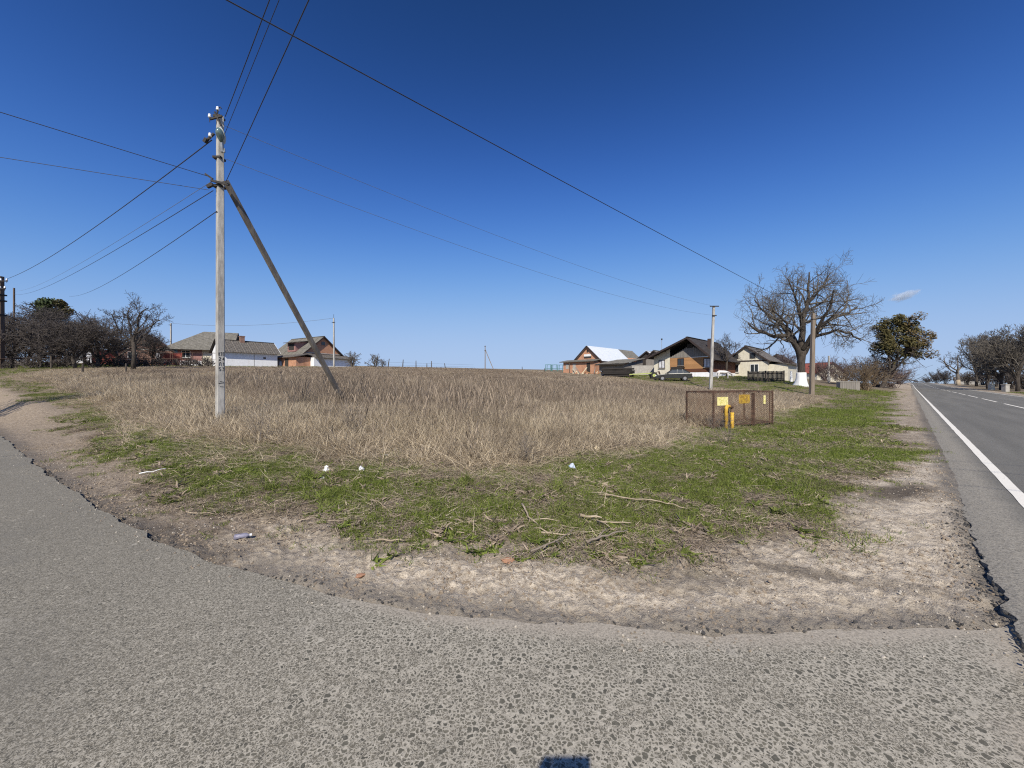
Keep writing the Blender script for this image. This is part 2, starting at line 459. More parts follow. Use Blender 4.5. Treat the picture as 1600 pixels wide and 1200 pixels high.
simple('leaf_evergreen', (.028, .045, .016), (.06, .08, .022), .9, .7, 0)
simple('shrub_green', (.05, .08, .02), (.10, .13, .035), .9, .7, 0)
corrugated('asbestos_grey', (.225, .21, .18), (.14, .13, .11), moss=(.12, .115, .08))
corrugated('asbestos_dark', (.16, .145, .13), (.085, .075, .065), moss=(.30, .26, .20))
corrugated('sheet_white', (.74, .77, .80), (.62, .66, .69), .2, rough=.4)
corrugated('sheet_cream', (.66, .62, .50), (.50, .47, .38), .2, rough=.7)
corrugated('slate_black', (.060, .052, .048), (.032, .028, .026), .3)
brick('brick_orange', (.52, .235, .12), (.44, .185, .095), (.42, .36, .29))
brick('brick_red', (.36, .15, .085), (.29, .115, .07), (.34, .28, .23))
brick('brick_brown', (.27, .14, .10), (.22, .11, .08), (.30, .25, .21))
brick('brick_dark', (.06, .035, .03), (.05, .03, .027), (.12, .10, .09))
brick('brick_white', (.66, .62, .52), (.58, .54, .44), (.42, .39, .33))
plaster('limewash', (.82, .83, .84), (.74, .75, .76), (.56, .53, .47), .35)
plaster('plaster_cream', (.66, .62, .50), (.56, .52, .42), (.40, .35, .27), .4)
plaster('plaster_grey', (.42, .40, .36), (.33, .31, .28))
plaster('plaster_pink', (.34, .19, .17), (.28, .15, .135), (.2, .12, .10))
plaster('plaster_blue', (.22, .42, .58), (.18, .36, .5), (.3, .35, .38))
plaster('plaster_red', (.30, .085, .06), (.24, .06, .045), (.16, .06, .05))
wood('board_orange', (.48, .26, .115), (.36, .19, .085), 'X')
wood('board_brown', (.16, .068, .04), (.11, .048, .03), 'X')
wood('board_grey', (.29, .265, .235), (.18, .165, .145), 'Z')
wood('board_dark', (.06, .05, .043), (.03, .026, .023), 'Z')
wood('beam_dark', (.045, .038, .034), (.02, .018, .017), 'X')
wood('post_wood', (.12, .10, .08), (.07, .058, .048), 'Z')
simple('trim_white', (.78, .78, .76), (.66, .66, .63), 4, .6, 0)
simple('trim_dark', (.05, .035, .03), (.03, .022, .02), 4, .6, 0)
simple('curtain', (.66, .66, .68), (.48, .48, .52), 3, .9, 0)
glass()
simple('car_paint', (.035, .037, .035), (.05, .05, .046), 2, .35, 0, metal=.3, spec=.5)
simple('car_glass', (.05, .055, .06), (.07, .075, .08), 2, .06, 0, spec=.7)
simple('tyre_rubber', (.02, .02, .02), (.04, .037, .034), 6, .9, .2)
simple('rim_silver', (.45, .45, .45), (.3, .29, .28), 9, .4, 0, metal=.7)
simple('tail_red', (.25, .012, .01), (.18, .01, .01), 5, .3, 0)
simple('lime_paint', (.48, .54, .16), (.34, .38, .12), 6, .6, .1)
simple('teal_paint', (.10, .24, .22), (.07, .17, .16), 6, .6, .1)
simple('barrel_blue', (.25, .34, .55), (.5, .54, .62), 3, .5, 0)
simple('animal_white', (.74, .71, .67), (.60, .56, .52), 4, .9, .2)
simple('animal_dark', (.05, .04, .035), (.08, .06, .05), 4, .9, .2)
simple('plastic_white', (.80, .80, .79), (.62, .62, .62), 7, .45, .3)
simple('plastic_blue', (.34, .43, .60), (.70, .72, .76), 9, .4, .3)
simple('plastic_violet', (.17, .16, .21), (.30, .29, .36), 14, .3, .2)
simple('paper_cream', (.68, .58, .40), (.58, .48, .32), 7, .9, .3)
simple('brick_shard', (.46, .25, .15), (.36, .20, .125), 12, .95, .6)
simple('stick_pale', (.44, .36, .26), (.27, .215, .15), 6, .9, .3, stretch=(1, 1, 1))
simple('stick_grey', (.24, .20, .16), (.17, .14, .11), 6, .9, .3)
simple('skin', (.55, .36, .27), (.5, .32, .24), 5, .6, 0)
simple('jacket', (.04, .045, .06), (.03, .033, .045), 5, .9, .2)
simple('trousers', (.03, .03, .033), (.025, .025, .028), 5, .9, .2)
simple('phone_black', (.015, .015, .016), (.02, .02, .02), 5, .3, 0)

# ------------------------------------------------------------------ mesh helpers
class MB:
    def __init__(self):
        self.v = []; self.f = []
    def poly(self, pts):
        b = len(self.v); self.v += [tuple(p) for p in pts]; self.f.append(tuple(range(b, b + len(pts)))); return self
    def box(self, x0, x1, y0, y1, z0, z1):
        b = len(self.v)
        self.v += [(x0,y0,z0),(x1,y0,z0),(x1,y1,z0),(x0,y1,z0),(x0,y0,z1),(x1,y0,z1),(x1,y1,z1),(x0,y1,z1)]
        self.f += [tuple(b + i for i in q) for q in ((0,3,2,1),(4,5,6,7),(0,1,5,4),(1,2,6,5),(2,3,7,6),(3,0,4,7))]
        return self
    def beam(self, p0, p1, w, h=None, w1=None, h1=None):
        """tapered rectangular bar"""
        h = h or w; w1 = w1 or w; h1 = h1 or h
        p0 = Vector(p0); p1 = Vector(p1); d = (p1 - p0).normalized()
        up = Vector((0, 0, 1)) if abs(d.z) < .95 else Vector((0, 1, 0))
        a = d.cross(up).normalized(); c = a.cross(d)
        b = len(self.v)
        for p, ww, hh in ((p0, w, h), (p1, w1, h1)):
            for i, j in ((-1,-1),(1,-1),(1,1),(-1,1)):
                self.v.append(tuple(p + a * (i * ww / 2) + c * (j * hh / 2)))
        self.f += [tuple(b + i for i in q) for q in ((0,1,2,3),(7,6,5,4),(0,4,5,1),(1,5,6,2),(2,6,7,3),(3,7,4,0))]
        return self
    def tube(self, pts, rad, n=6, cap=True):
        pts = [Vector(p) for p in pts]
        if not hasattr(rad, '__len__'): rad = [rad] * len(pts)
        b = len(self.v); m = len(pts); ref = None
        cs = [(math.cos(2 * math.pi * k / n), math.sin(2 * math.pi * k / n)) for k in range(n)]
        for i, p in enumerate(pts):
            d = (pts[min(i + 1, m - 1)] - pts[max(i - 1, 0)])
            if d.length < 1e-9: d = Vector((0, 0, 1))
            d.normalize()
            if ref is None:
                ref = Vector((1, 0, 0)) if abs(d.x) < .8 else Vector((0, 1, 0))
            a = (ref - d * ref.dot(d)).normalized(); c = d.cross(a); ref = a
            r = rad[i]
            for co, si in cs:
                self.v.append((p.x + (a.x * co + c.x * si) * r, p.y + (a.y * co + c.y * si) * r, p.z + (a.z * co + c.z * si) * r))
        for i in range(m - 1):
            o = b + i * n
            for k in range(n):
                k2 = (k + 1) % n
                self.f.append((o + k, o + k2, o + n + k2, o + n + k))
        if cap:
            self.f.append(tuple(b + k for k in reversed(range(n))))
            self.f.append(tuple(b + (m - 1) * n + k for k in range(n)))
        return self
    def lathe(self, prof, n=12, c=(0, 0, 0), jit=None):
        b = len(self.v); m = len(prof)
        for r, z in prof:
            for k in range(n):
                a = 2 * math.pi * k / n
                rr = r * (jit(k, z) if jit else 1)
                self.v.append((c[0] + rr * math.cos(a), c[1] + rr * math.sin(a), c[2] + z))
        for i in range(m - 1):
            for k in range(n):
                k2 = (k + 1) % n
                self.f.append((b + i*n + k, b + i*n + k2, b + (i+1)*n + k2, b + (i+1)*n + k))
        self.f.append(tuple(b + k for k in reversed(range(n)))); self.f.append(tuple(b + (m-1)*n + k for k in range(n)))
        return self
    def prism(self, prof, y0, y1):
        """closed profile in x,z swept along y"""
        b = len(self.v); n = len(prof)
        self.v += [(x, y0, z) for x, z in prof] + [(x, y1, z) for x, z in prof]
        self.f.append(tuple(b + i for i in range(n))); self.f.append(tuple(b + n + i for i in reversed(range(n))))
        for i in range(n):
            j = (i + 1) % n
            self.f.append((b + j, b + i, b + n + i, b + n + j))
        return self
    def slab(self, a, b_, c, d, th):
        """sheet through four points, thickness th downwards along its normal"""
        A, B, C, D = (Vector(p) for p in (a, b_, c, d))
        nrm = (B - A).cross(D - A).normalized()
        if nrm.z < 0: nrm = -nrm
        k = len(self.v)
        self.v += [tuple(p) for p in (A, B, C, D)] + [tuple(p - nrm * th) for p in (A, B, C, D)]
        self.f += [tuple(k + i for i in q) for q in ((0,1,2,3),(7,6,5,4),(0,4,5,1),(1,5,6,2),(2,6,7,3),(3,7,4,0))]
        return self
    def mesh(self, name, smooth=False):
        me = bpy.data.meshes.new(name)
        me.from_pydata([tuple(v) for v in self.v], [], self.f)
        if smooth: me.polygons.foreach_set('use_smooth', [True] * len(me.polygons))
        me.update()
        return me
    def build(self, name, m, parent=None, smooth=False, loc=None, rot=None):
        me = self.mesh(name, smooth)
        me.materials.append(MATS[m])
        return link(name, me, parent, loc, rot)

def link(name, data, parent=None, loc=None, rot=None):
    o = bpy.data.objects.new(name, data); COL.objects.link(o)
    if parent: o.parent = parent
    if loc is not None: o.location = loc
    if rot is not None: o.rotation_euler = rot
    return o

def thing(name, label, cat, loc=(0, 0, 0), rotz=0.0, group=None):
    o = link(name, None, None, loc, (0, 0, rotz)); o.empty_display_size = .3
    return tag(o, label, cat, group)

def tag(o, label, cat, group=None):
    o['label'] = label; o['category'] = cat
    if group: o['group'] = group
    return o

def struct(o):
    o['kind'] = 'structure'; return o

def stuff(o, label=None, cat=None):
    o['kind'] = 'stuff'
    if label: o['label'] = label
    if cat: o['category'] = cat
    return o

# ------------------------------------------------------------------ the ground sheet
def build_ground():
    rr = np.r_[1.4 * 1.0072 ** np.arange(245), 1.4 * 1.0072 ** 244 * 1.0175 ** np.arange(1, 352)]
    nr = len(rr)
    ang = np.r_[np.arange(-78, 78, .26), np.arange(78, 282, 3.0)]
    na = len(ang)
    A = np.radians(ang)
    x = rr[:, None] * np.sin(A)[None]; y = rr[:, None] * np.cos(A)[None]
    z = ground_h(x, y)
    x = x.ravel(); y = y.ravel(); z = z.ravel()
    co = np.c_[x, y, z]
    co = np.r_[co, [[0, 0, -.2]]]
    i = np.arange(nr - 1)[:, None]; k = np.arange(na)[None]; k2 = (k + 1) % na
    q = np.stack([i * na + k, (i + 1) * na + k, (i + 1) * na + k2, i * na + k2], -1).reshape(-1, 4)[:, ::-1]
    tri = np.stack([np.full(na, nr * na), (np.arange(na) + 1) % na, np.arange(na)], -1)
    me = bpy.data.meshes.new('ground')
    me.vertices.add(len(co)); me.vertices.foreach_set('co', co.astype(np.float32).ravel())
    nl = q.size + tri.size
    me.loops.add(nl); me.loops.foreach_set('vertex_index', np.r_[q.ravel(), tri.ravel()].astype(np.int32))
    me.polygons.add(len(q) + len(tri))
    me.polygons.foreach_set('loop_start', np.r_[np.arange(len(q)) * 4, q.size + np.arange(len(tri)) * 3].astype(np.int32))
    me.update(calc_edges=True); me.validate()
    me.polygons.foreach_set('use_smooth', [True] * len(me.polygons))
    X, Y = co[:, 0], co[:, 1]
    for nm, val in ground_masks(X, Y).items():
        at_ = me.attributes.new(nm, 'FLOAT', 'POINT'); at_.data.foreach_set('value', np.clip(val, 0, 1).astype(np.float32))
    me.materials.append(MATS['ground_soil'])
    return struct(link('ground', me))

def blob(x, y, cx, cy, rx, ry, rot=0.0):
    c, s_ = math.cos(rot), math.sin(rot)
    u = ((x - cx) * c + (y - cy) * s_) / rx; v = (-(x - cx) * s_ + (y - cy) * c) / ry
    return sstep(1.25, .45, np.hypot(u, v) + .7 * (fbm(x * 3, y * 3, 4, 91) - .5))

def ground_masks(X, Y):
    n1 = fbm(X * .9, Y * .9, 4, 3) - .5; n2 = fbm(X * 3.2, Y * 3.2, 4, 8) - .5
    s, t = st(X, Y); r = np.hypot(X, Y)
    jit = n1 * 1.1 + n2 * .7
    gr = sstep(-.45, .5, sd(X, Y, GREEN) + jit * np.clip(r / 6, .6, 2))
    gr = np.maximum(gr, sstep(10.0, 11.2, s + jit))
    gr = np.maximum(gr, sstep(-.4, .5, -sd(X, Y, SIDE) - 3.2 + jit) * sstep(3, -4, Y) * sstep(.3, -1, s))
    dr = sstep(-.4, .6, sd(X, Y, DRY) + jit * np.clip(r / 6, .8, 2.5))
    damp = np.maximum.reduce([blob(X, Y, 5.55, 5.45, .95, .34, .45) , .7 * blob(X, Y, 2.45, 3.25, .55, .13, -.45), .5 * blob(X, Y, 1.4, 3.15, .9, .25, 0), .45 * blob(X, Y, -.4, 3.6, 1.2, .16, -.1),
                              .45 * blob(X, Y, -4.6, 5.3, 1.6, .35, -.6), .35 * blob(X, Y, -3.0, 3.95, 1.6, .3, -.4), .4 * blob(X, Y, 3.1, 3.0, .5, .16, -.3)])
    ds = -sd(X, Y, SIDE)
    sand = sstep(-4.5, -1.2, X) * .95 + .15 * sstep(-.1, .25, n1)
    sand = np.maximum(sand, .6 * blob(X, Y, -11.5, 10.8, 1.8, 1.0, -.6))
    sand = sand * (1 - .55 * sstep(7, 14, r))
    tar = sstep(.42, .02, ds + n2 * .25) * .75
    tar = np.maximum(tar, sstep(.22, .0, (S_EDGE - s) + n2 * .2) * (s < S_EDGE + .2) * .9)
    return dict(a_green=gr, a_dry=dr, a_damp=damp, a_sand=sand, a_tar=tar)

ground = build_ground()

# ------------------------------------------------------------------ roads
def resample(poly, step):
    out = []
    for (ax, ay), (bx, by) in zip(poly[:-1], poly[1:]):
        n = max(1, int(math.hypot(bx - ax, by - ay) / step))
        out += [(ax + (bx - ax) * i / n, ay + (by - ay) * i / n) for i in range(n)]
    out.append(poly[-1])
    return out

def smooth_line(poly, it=2):
    for _ in range(it):
        new = [poly[0]]
        for a, b in zip(poly[:-1], poly[1:]):
            new += [(a[0]*.75 + b[0]*.25, a[1]*.75 + b[1]*.25), (a[0]*.25 + b[0]*.75, a[1]*.25 + b[1]*.75)]
        new.append(poly[-1]); poly = new
    return poly

def strip_sheet(name, rows, m, zf, skirt=.12, attr=None):
    """rows: list of lists of xy (same length); a sheet with a skirt on its first row"""
    nr, nc = len(rows), len(rows[0])
    v = []; f = []
    for row in rows:
        for (x, y) in row: v.append((x, y, zf(x, y)))
    for i in range(nr - 1):
        for k in range(nc - 1):
            f.append((i*nc + k, i*nc + k + 1, (i+1)*nc + k + 1, (i+1)*nc + k))
    b = len(v)
    for (x, y) in rows[0]: v.append((x, y, zf(x, y) - skirt))
    for k in range(nc - 1): f.append((b + k, b + k + 1, k + 1, k))
    me = bpy.data.meshes.new(name); me.from_pydata(v, [], f); me.update()
    me.materials.append(MATS[m])
    if attr:
        X = np.array([p[0] for p in v]); Y = np.array([p[1] for p in v])
        a = me.attributes.new('a_dust', 'FLOAT', 'POINT'); a.data.foreach_set('value', np.clip(attr(X, Y), 0, 1).astype(np.float32))
    o = struct(link(name, me))
    return o

def build_side_road():
    e = resample(smooth_line(EDGE, 2), .035)
    e = [p for p in e if math.hypot(*p) < 60]
    ex = np.array([p[0] for p in e]); ey = np.array([p[1] for p in e])
    tx = np.gradient(ex); ty = np.gradient(ey); L = np.hypot(tx, ty); nx, ny = -ty / L, tx / L     # towards the field
    j = (fbm(ex * 1.6, ey * 1.6, 3, 41) - .5) * .16 + (fbm(ex * 7, ey * 7, 4, 43) - .5) * .055
    rows = []
    px, py = ex + nx * j, ey + ny * j
    rows.append(list(zip(px, py)))
    for w in (.05, .15, .35, .8):
        rows.append(list(zip(ex - nx * w + nx * j * max(0, 1 - w * 1.5), ey - ny * w + ny * j * max(0, 1 - w * 1.5))))
    # the far side: behind and left of the camera
    tt = np.linspace(0, 1, len(e))
    far = smooth_line([(-62, 34), (-40, 17), (-22, 1.5), (-14, -9), (-8, -9.5), (-3.8, -4.3)], 2)
    fd = np.r_[0, np.cumsum([math.hypot(b[0]-a[0], b[1]-a[1]) for a, b in zip(far[:-1], far[1:])])]; fd /= fd[-1]
    ed = np.r_[0, np.cumsum(np.hypot(np.diff(ex), np.diff(ey)))]; ed /= ed[-1]
    fx = np.interp(ed, fd, [p[0] for p in far]); fy = np.interp(ed, fd, [p[1] for p in far])
    for w in (.3, .6, 1.0):
        a = rows[4]
        rows.append([(p[0] + (q - p[0]) * w, p[1] + (q2 - p[1]) * w) for p, q, q2 in zip(a, fx, fy)])
    def zf(x, y):
        return 0.0 + .35 * max(0, (-x - 16)) / 20
    def dust(X, Y):
        d = np.abs(sd(X, Y, SIDE))
        return sstep(.34, 0, d) * (.3 + .6 * sstep(-2.5, -.3, X))
    return strip_sheet('side_road', rows, 'worn_asphalt_with_exposed_stones', zf, .12, dust)

def build_main_road():
    ts = list(np.arange(-60, 60, .06 * 1)) if False else list(np.r_[np.arange(-60, 1.5, .5), np.arange(1.5, 14, .03), np.arange(14, 40, .12), np.arange(40, 120, 1.0), np.arange(120, 900, 8.0)])
    ts = np.array(ts)
    j = (fbm(ts * 1.3, ts * 0 + 3, 3, 51) - .5) * .15 + (fbm(ts * 6, ts * 0 + 9, 4, 53) - .5) * .10 * sstep(16, 5, ts)
    j = j * (.8 + .2 * sstep(14, 6, ts))
    rows = []
    for s in (S_EDGE, S_EDGE + .06, S_EDGE + .2, S_EDGE + .5, 1.6, 4.5, 7.5, 8.3, S_EDGE2):
        k = max(0, 1 - (s - S_EDGE) * 2.2)
        x, y = xy(s + j * k, ts)
        rows.append(list(zip(x, y)))
    def zf(x, y):
        s, t = st(x, y)
        return float(road_z(t)) - .02 * max(0, 1 - (s - S_EDGE) / .12) + .05 * (1 - ((s - S_MID) / 4.2) ** 2)
    def dust(X, Y):
        s, t = st(X, Y)
        return sstep(.75, .1, s - S_EDGE) + .7 * sstep(.5, 0, S_EDGE2 - s)
    o = strip_sheet('main_road', rows, 'road_asphalt', zf, .16, dust)
    o.rotation_euler = (0, 0, 0)
    # object space along the road for the wheel streaks
    a = math.atan2(UY, UX) - math.pi / 2
    m = Matrix.Rotation(a, 4, 'Z')
    o.data.transform(m.inverted()); o.rotation_euler = (0, 0, a)
    return zf

struct(build_side_road())
main_zf = build_main_road()

def marking(s0, s1, t0, t1, step=.4):
    n = max(2, int((t1 - t0) / step)); mb = MB()
    for i in range(n + 1):
        t = t0 + (t1 - t0) * i / n
        for s in (s0, s1):
            jx = (float(fbm(np.array([t * 5.]), np.array([s * 3.]), 2, 61)[0]) - .5) * .02
            x, y = xy(s + jx, t)
            mb.v.append((x, y, main_zf(x, y) + .006))
    for i in range(n):
        mb.f.append((2*i, 2*i+1, 2*i+3, 2*i+2))
    return struct(mb.build('road_marking', 'worn_road_paint'))
marking(S_LINE - .06, S_LINE + .06, -20, 120, .5); marking(S_LINE - .06, S_LINE + .06, 120.05, 420, 4)
marking(S_LINE2 - .07, S_LINE2 + .07, -20, 400, 4)
k = 46.2
while k > 15: k -= 11.7
while k < 300:
    marking(S_MID - .06, S_MID + .06, k, k + 8.5, 1.2); k += 11.7

# ------------------------------------------------------------------ scattered vegetation (geometry-node instances)
def hidden_collection(name, meshes):
    c = bpy.data.collections.new(name)
    for i, me in enumerate(meshes):
        c.objects.link(bpy.data.objects.new('%s_%02d' % (name, i), me))
    return c

def scatter(name, pts, rot, scl, idx, coll):
    me = bpy.data.meshes.new(name)
    n = len(pts)
    me.vertices.add(n); me.vertices.foreach_set('co', np.asarray(pts, np.float32).ravel())
    a = me.attributes.new('rot', 'FLOAT_VECTOR', 'POINT'); a.data.foreach_set('vector', np.asarray(rot, np.float32).ravel())
    a = me.attributes.new('scl', 'FLOAT_VECTOR', 'POINT'); a.data.foreach_set('vector', np.asarray(scl, np.float32).ravel())
    a = me.attributes.new('idx', 'INT', 'POINT'); a.data.foreach_set('value', np.asarray(idx, np.int32))
    o = link(name, me)
    ng = bpy.data.node_groups.new(name, 'GeometryNodeTree')
    ng.interface.new_socket('Geometry', in_out='INPUT', socket_type='NodeSocketGeometry')
    ng.interface.new_socket('Geometry', in_out='OUTPUT', socket_type='NodeSocketGeometry')
    N = ng.nodes; Lk = ng.links
    gi = N.new('NodeGroupInput'); go = N.new('NodeGroupOutput')
    ip = N.new('GeometryNodeInstanceOnPoints'); ci = N.new('GeometryNodeCollectionInfo')
    ci.inputs['Collection'].default_value = coll
    ci.inputs['Separate Children'].default_value = True; ci.inputs['Reset Children'].default_value = True
    ip.inputs['Pick Instance'].default_value = True
    def na(nm, typ):
        x = N.new('GeometryNodeInputNamedAttribute'); x.data_type = typ; x.inputs['Name'].default_value = nm; return x.outputs[0]
    e2r = N.new('FunctionNodeEulerToRotation')
    Lk.new(na('rot', 'FLOAT_VECTOR'), e2r.inputs[0])
    Lk.new(gi.outputs[0], ip.inputs['Points']); Lk.new(ci.outputs[0], ip.inputs['Instance'])
    Lk.new(e2r.outputs[0], ip.inputs['Rotation']); Lk.new(na('scl', 'FLOAT_VECTOR'), ip.inputs['Scale']); Lk.new(na('idx', 'INT'), ip.inputs['Instance Index'])
    Lk.new(ip.outputs[0], go.inputs[0])
    md = o.modifiers.new('scatter', 'NODES'); md.node_group = ng
    return o

def clump_mesh(name, seed, m, nblades, radius, h0, h1, lean, width, segs=3, droop=.3, flat=0.0, head=0.0, lean0=0.0):
    rng = random.Random(seed)
    v = []; f = []; sh = []
    for _ in range(nblades):
        a = rng.uniform(0, 6.283); r = radius * math.sqrt(rng.random())
        p = Vector((r * math.cos(a), r * math.sin(a), rng.uniform(0, flat)))
        az = rng.uniform(0, 6.283); le = lean0 + (lean - lean0) * rng.random() ** .7
        d = Vector((math.sin(le) * math.cos(az), math.sin(le) * math.sin(az), math.cos(le)))
        h = rng.uniform(h0, h1); w = width * rng.uniform(.6, 1.3); s = rng.random()
        wa = rng.uniform(0, 6.283); side = Vector((math.cos(wa), math.sin(wa), 0))
        side = (side - d * side.dot(d)).normalized()
        b = len(v)
        for i in range(segs + 1):
            tt = i / segs
            ww = w * (1 - .75 * tt) if head == 0 else w * (.5 + (.7 if tt > .7 else 0))
            v.append(tuple(p - side * ww / 2)); v.append(tuple(p + side * ww / 2)); sh += [s, s]
            if i < segs:
                p = p + d * (h / segs)
                d = (d + Vector((math.sin(le) * math.cos(az), math.sin(le) * math.sin(az), -.35)) * droop * rng.uniform(.2, 1) + Vector((rng.uniform(-.12, .12), rng.uniform(-.12, .12), 0))).normalized()
        for i in range(segs):
            f.append((b + 2*i, b + 2*i + 1, b + 2*i + 3, b + 2*i + 2))
    me = bpy.data.meshes.new(name); me.from_pydata(v, [], f); me.update()
    a = me.attributes.new('shade', 'FLOAT', 'POINT'); a.data.foreach_set('value', np.array(sh, np.float32))
    me.materials.append(MATS[m])
    return me

rs = np.random.RandomState(12)
def pts_in_view(n, y0, y1, power=1.0, umax=1.45):
    """random positions in a fan of the field in front (uniform per area when power = 1)"""
    Y = np.sqrt(rs.rand(n) * (y1 ** 2 - y0 ** 2) + y0 ** 2)
    return rs.uniform(-umax, umax, n) * Y, Y

def place(name, X, Y, coll, nvar, smin, smax, tilt=.12, zoff=0.0, hscale=None, label=None, cat=None, first=0):
    Z = ground_h(X, Y)
    n = len(X)
    rot = np.c_[rs.uniform(-tilt, tilt, n), rs.uniform(-tilt, tilt, n), rs.uniform(0, 6.283, n)]
    s = rs.uniform(smin, smax, n)
    hs = s if hscale is None else s * hscale
    return stuff(scatter(name, np.c_[X, Y, Z + zoff], rot, np.c_[s, s, hs], rs.randint(0, nvar, n) + first, coll), label, cat)

def build_dry_grass():
    up = [clump_mesh('dry_clump', i, 'dry_grass_straw', 40, .26, .14, .58, 1.25, .0105, 3, .5) for i in range(5)]
    up += [clump_mesh('dry_clump_weed', 20 + i, 'dry_weed_stalk', 32, .28, .2, .66, .95, .0105, 3, .3) for i in range(2)] + [clump_mesh('dry_clump_head', 28, 'dry_weed_stalk', 7, .22, .65, 1.15, .35, .014, 4, .06, head=1.0)]
    c1 = hidden_collection('dry_upright', up)
    low = [clump_mesh('dry_low', 40 + i, ('dry_grass_straw', 'dry_weed_stalk', 'dry_grass_straw', 'dry_grass_straw')[i], (46, 46, 34, 34)[i], .25, (.03, .03, .16, .18)[i], (.12, .14, .4, .5)[i], 1.62, .007, 2, .12, .03, lean0=1.15) for i in range(4)]
    c2 = hidden_collection('dry_fallen', low)
    XX, YY, SS, HH, II = [], [], [], [], []
    for n, y0, y1, sm, sx in ((32000, 5.5, 16, .75, 1.15), (46000, 16, 40, .9, 1.35), (60000, 40, 105, 1.2, 1.8)):
        X, Y = pts_in_view(n, y0, y1)
        d = sd(X, Y, DRY) - .15 + (fbm(X * .9, Y * .9, 4, 3) - .5) * 1.3
        dens = sstep(-.1, 1.3, d) * (.25 + 1.1 * sstep(.25, .65, fbm(X * .45, Y * .45, 4, 66)))
        keep = rs.rand(n) < dens
        X, Y, d = X[keep], Y[keep], d[keep]
        XX.append(X); YY.append(Y); SS.append(rs.uniform(sm, sx, len(X)))
        HH.append((.62 + .36 * sstep(.2, 2.5, d)) * (.5 + .95 * fbm(X * .6, Y * .6, 3, 71)) / (1 + 3.2 * sstep(22, 52, Y)))
        wd = rs.rand(len(X)) < (.08 + .80 * sstep(2.0, 7, d) * sstep(.15, .55, fbm(X * .25, Y * .25, 3, 15)))
        II.append(np.where(wd, np.where(rs.rand(len(X)) < .08, 7, rs.randint(5, 7, len(X))), rs.randint(0, 5, len(X))))
    X = np.concatenate(XX); Y = np.concatenate(YY); S = np.concatenate(SS); H = np.concatenate(HH); I = np.concatenate(II)
    n = len(X)
    rot = np.c_[rs.uniform(-.15, .15, n), rs.uniform(-.15, .15, n), rs.uniform(0, 6.283, n)]
    stuff(scatter('dry_grass', np.c_[X, Y, ground_h(X, Y) - .02], rot, np.c_[S, S, S * H], I, c1), 'tall dry brown grass covering the whole field', 'grass')
    # fallen straw: along the brim of the field and thinly in the green verge
    X, Y = pts_in_view(26000, 3.4, 20)
    d = sd(X, Y, DRY) + (fbm(X * .9, Y * .9, 4, 3) - .5) * 1.6; g = sd(X, Y, GREEN)
    dens = sstep(-.9, .4, d) * sstep(5, .8, d) * .9 + (g > .25) * .05 * sstep(.5, .7, fbm(X * 1.4, Y * 1.4, 3, 25))
    keep = rs.rand(len(X)) < dens
    place('fallen_straw', X[keep], Y[keep], c2, 2, .7, 1.15, .1, .0, .75, first=2, label= 'pale flattened straw lying along the near brim of the field', cat='straw')
    X, Y = pts_in_view(34000, 3.2, 13)
    d = sd(X, Y, DRY); g = sd(X, Y, GREEN) + (fbm(X * .9, Y * .9, 4, 3) - .5) * 1.1
    kp = rs.rand(len(X)) < sstep(-.35, .2, g) * sstep(1.0, -.2, d) * (.08 + .7 * sstep(.44, .62, fbm(X * 1.3, Y * 1.3, 4, 81)))
    place('dead_thatch', X[kp], Y[kp], c2, 2, .7, 1.2, .1, 0.0, .7, label='fine dead stalks and thatch matted through the verge', cat='thatch')
    print('dry', n, 'straw', keep.sum())

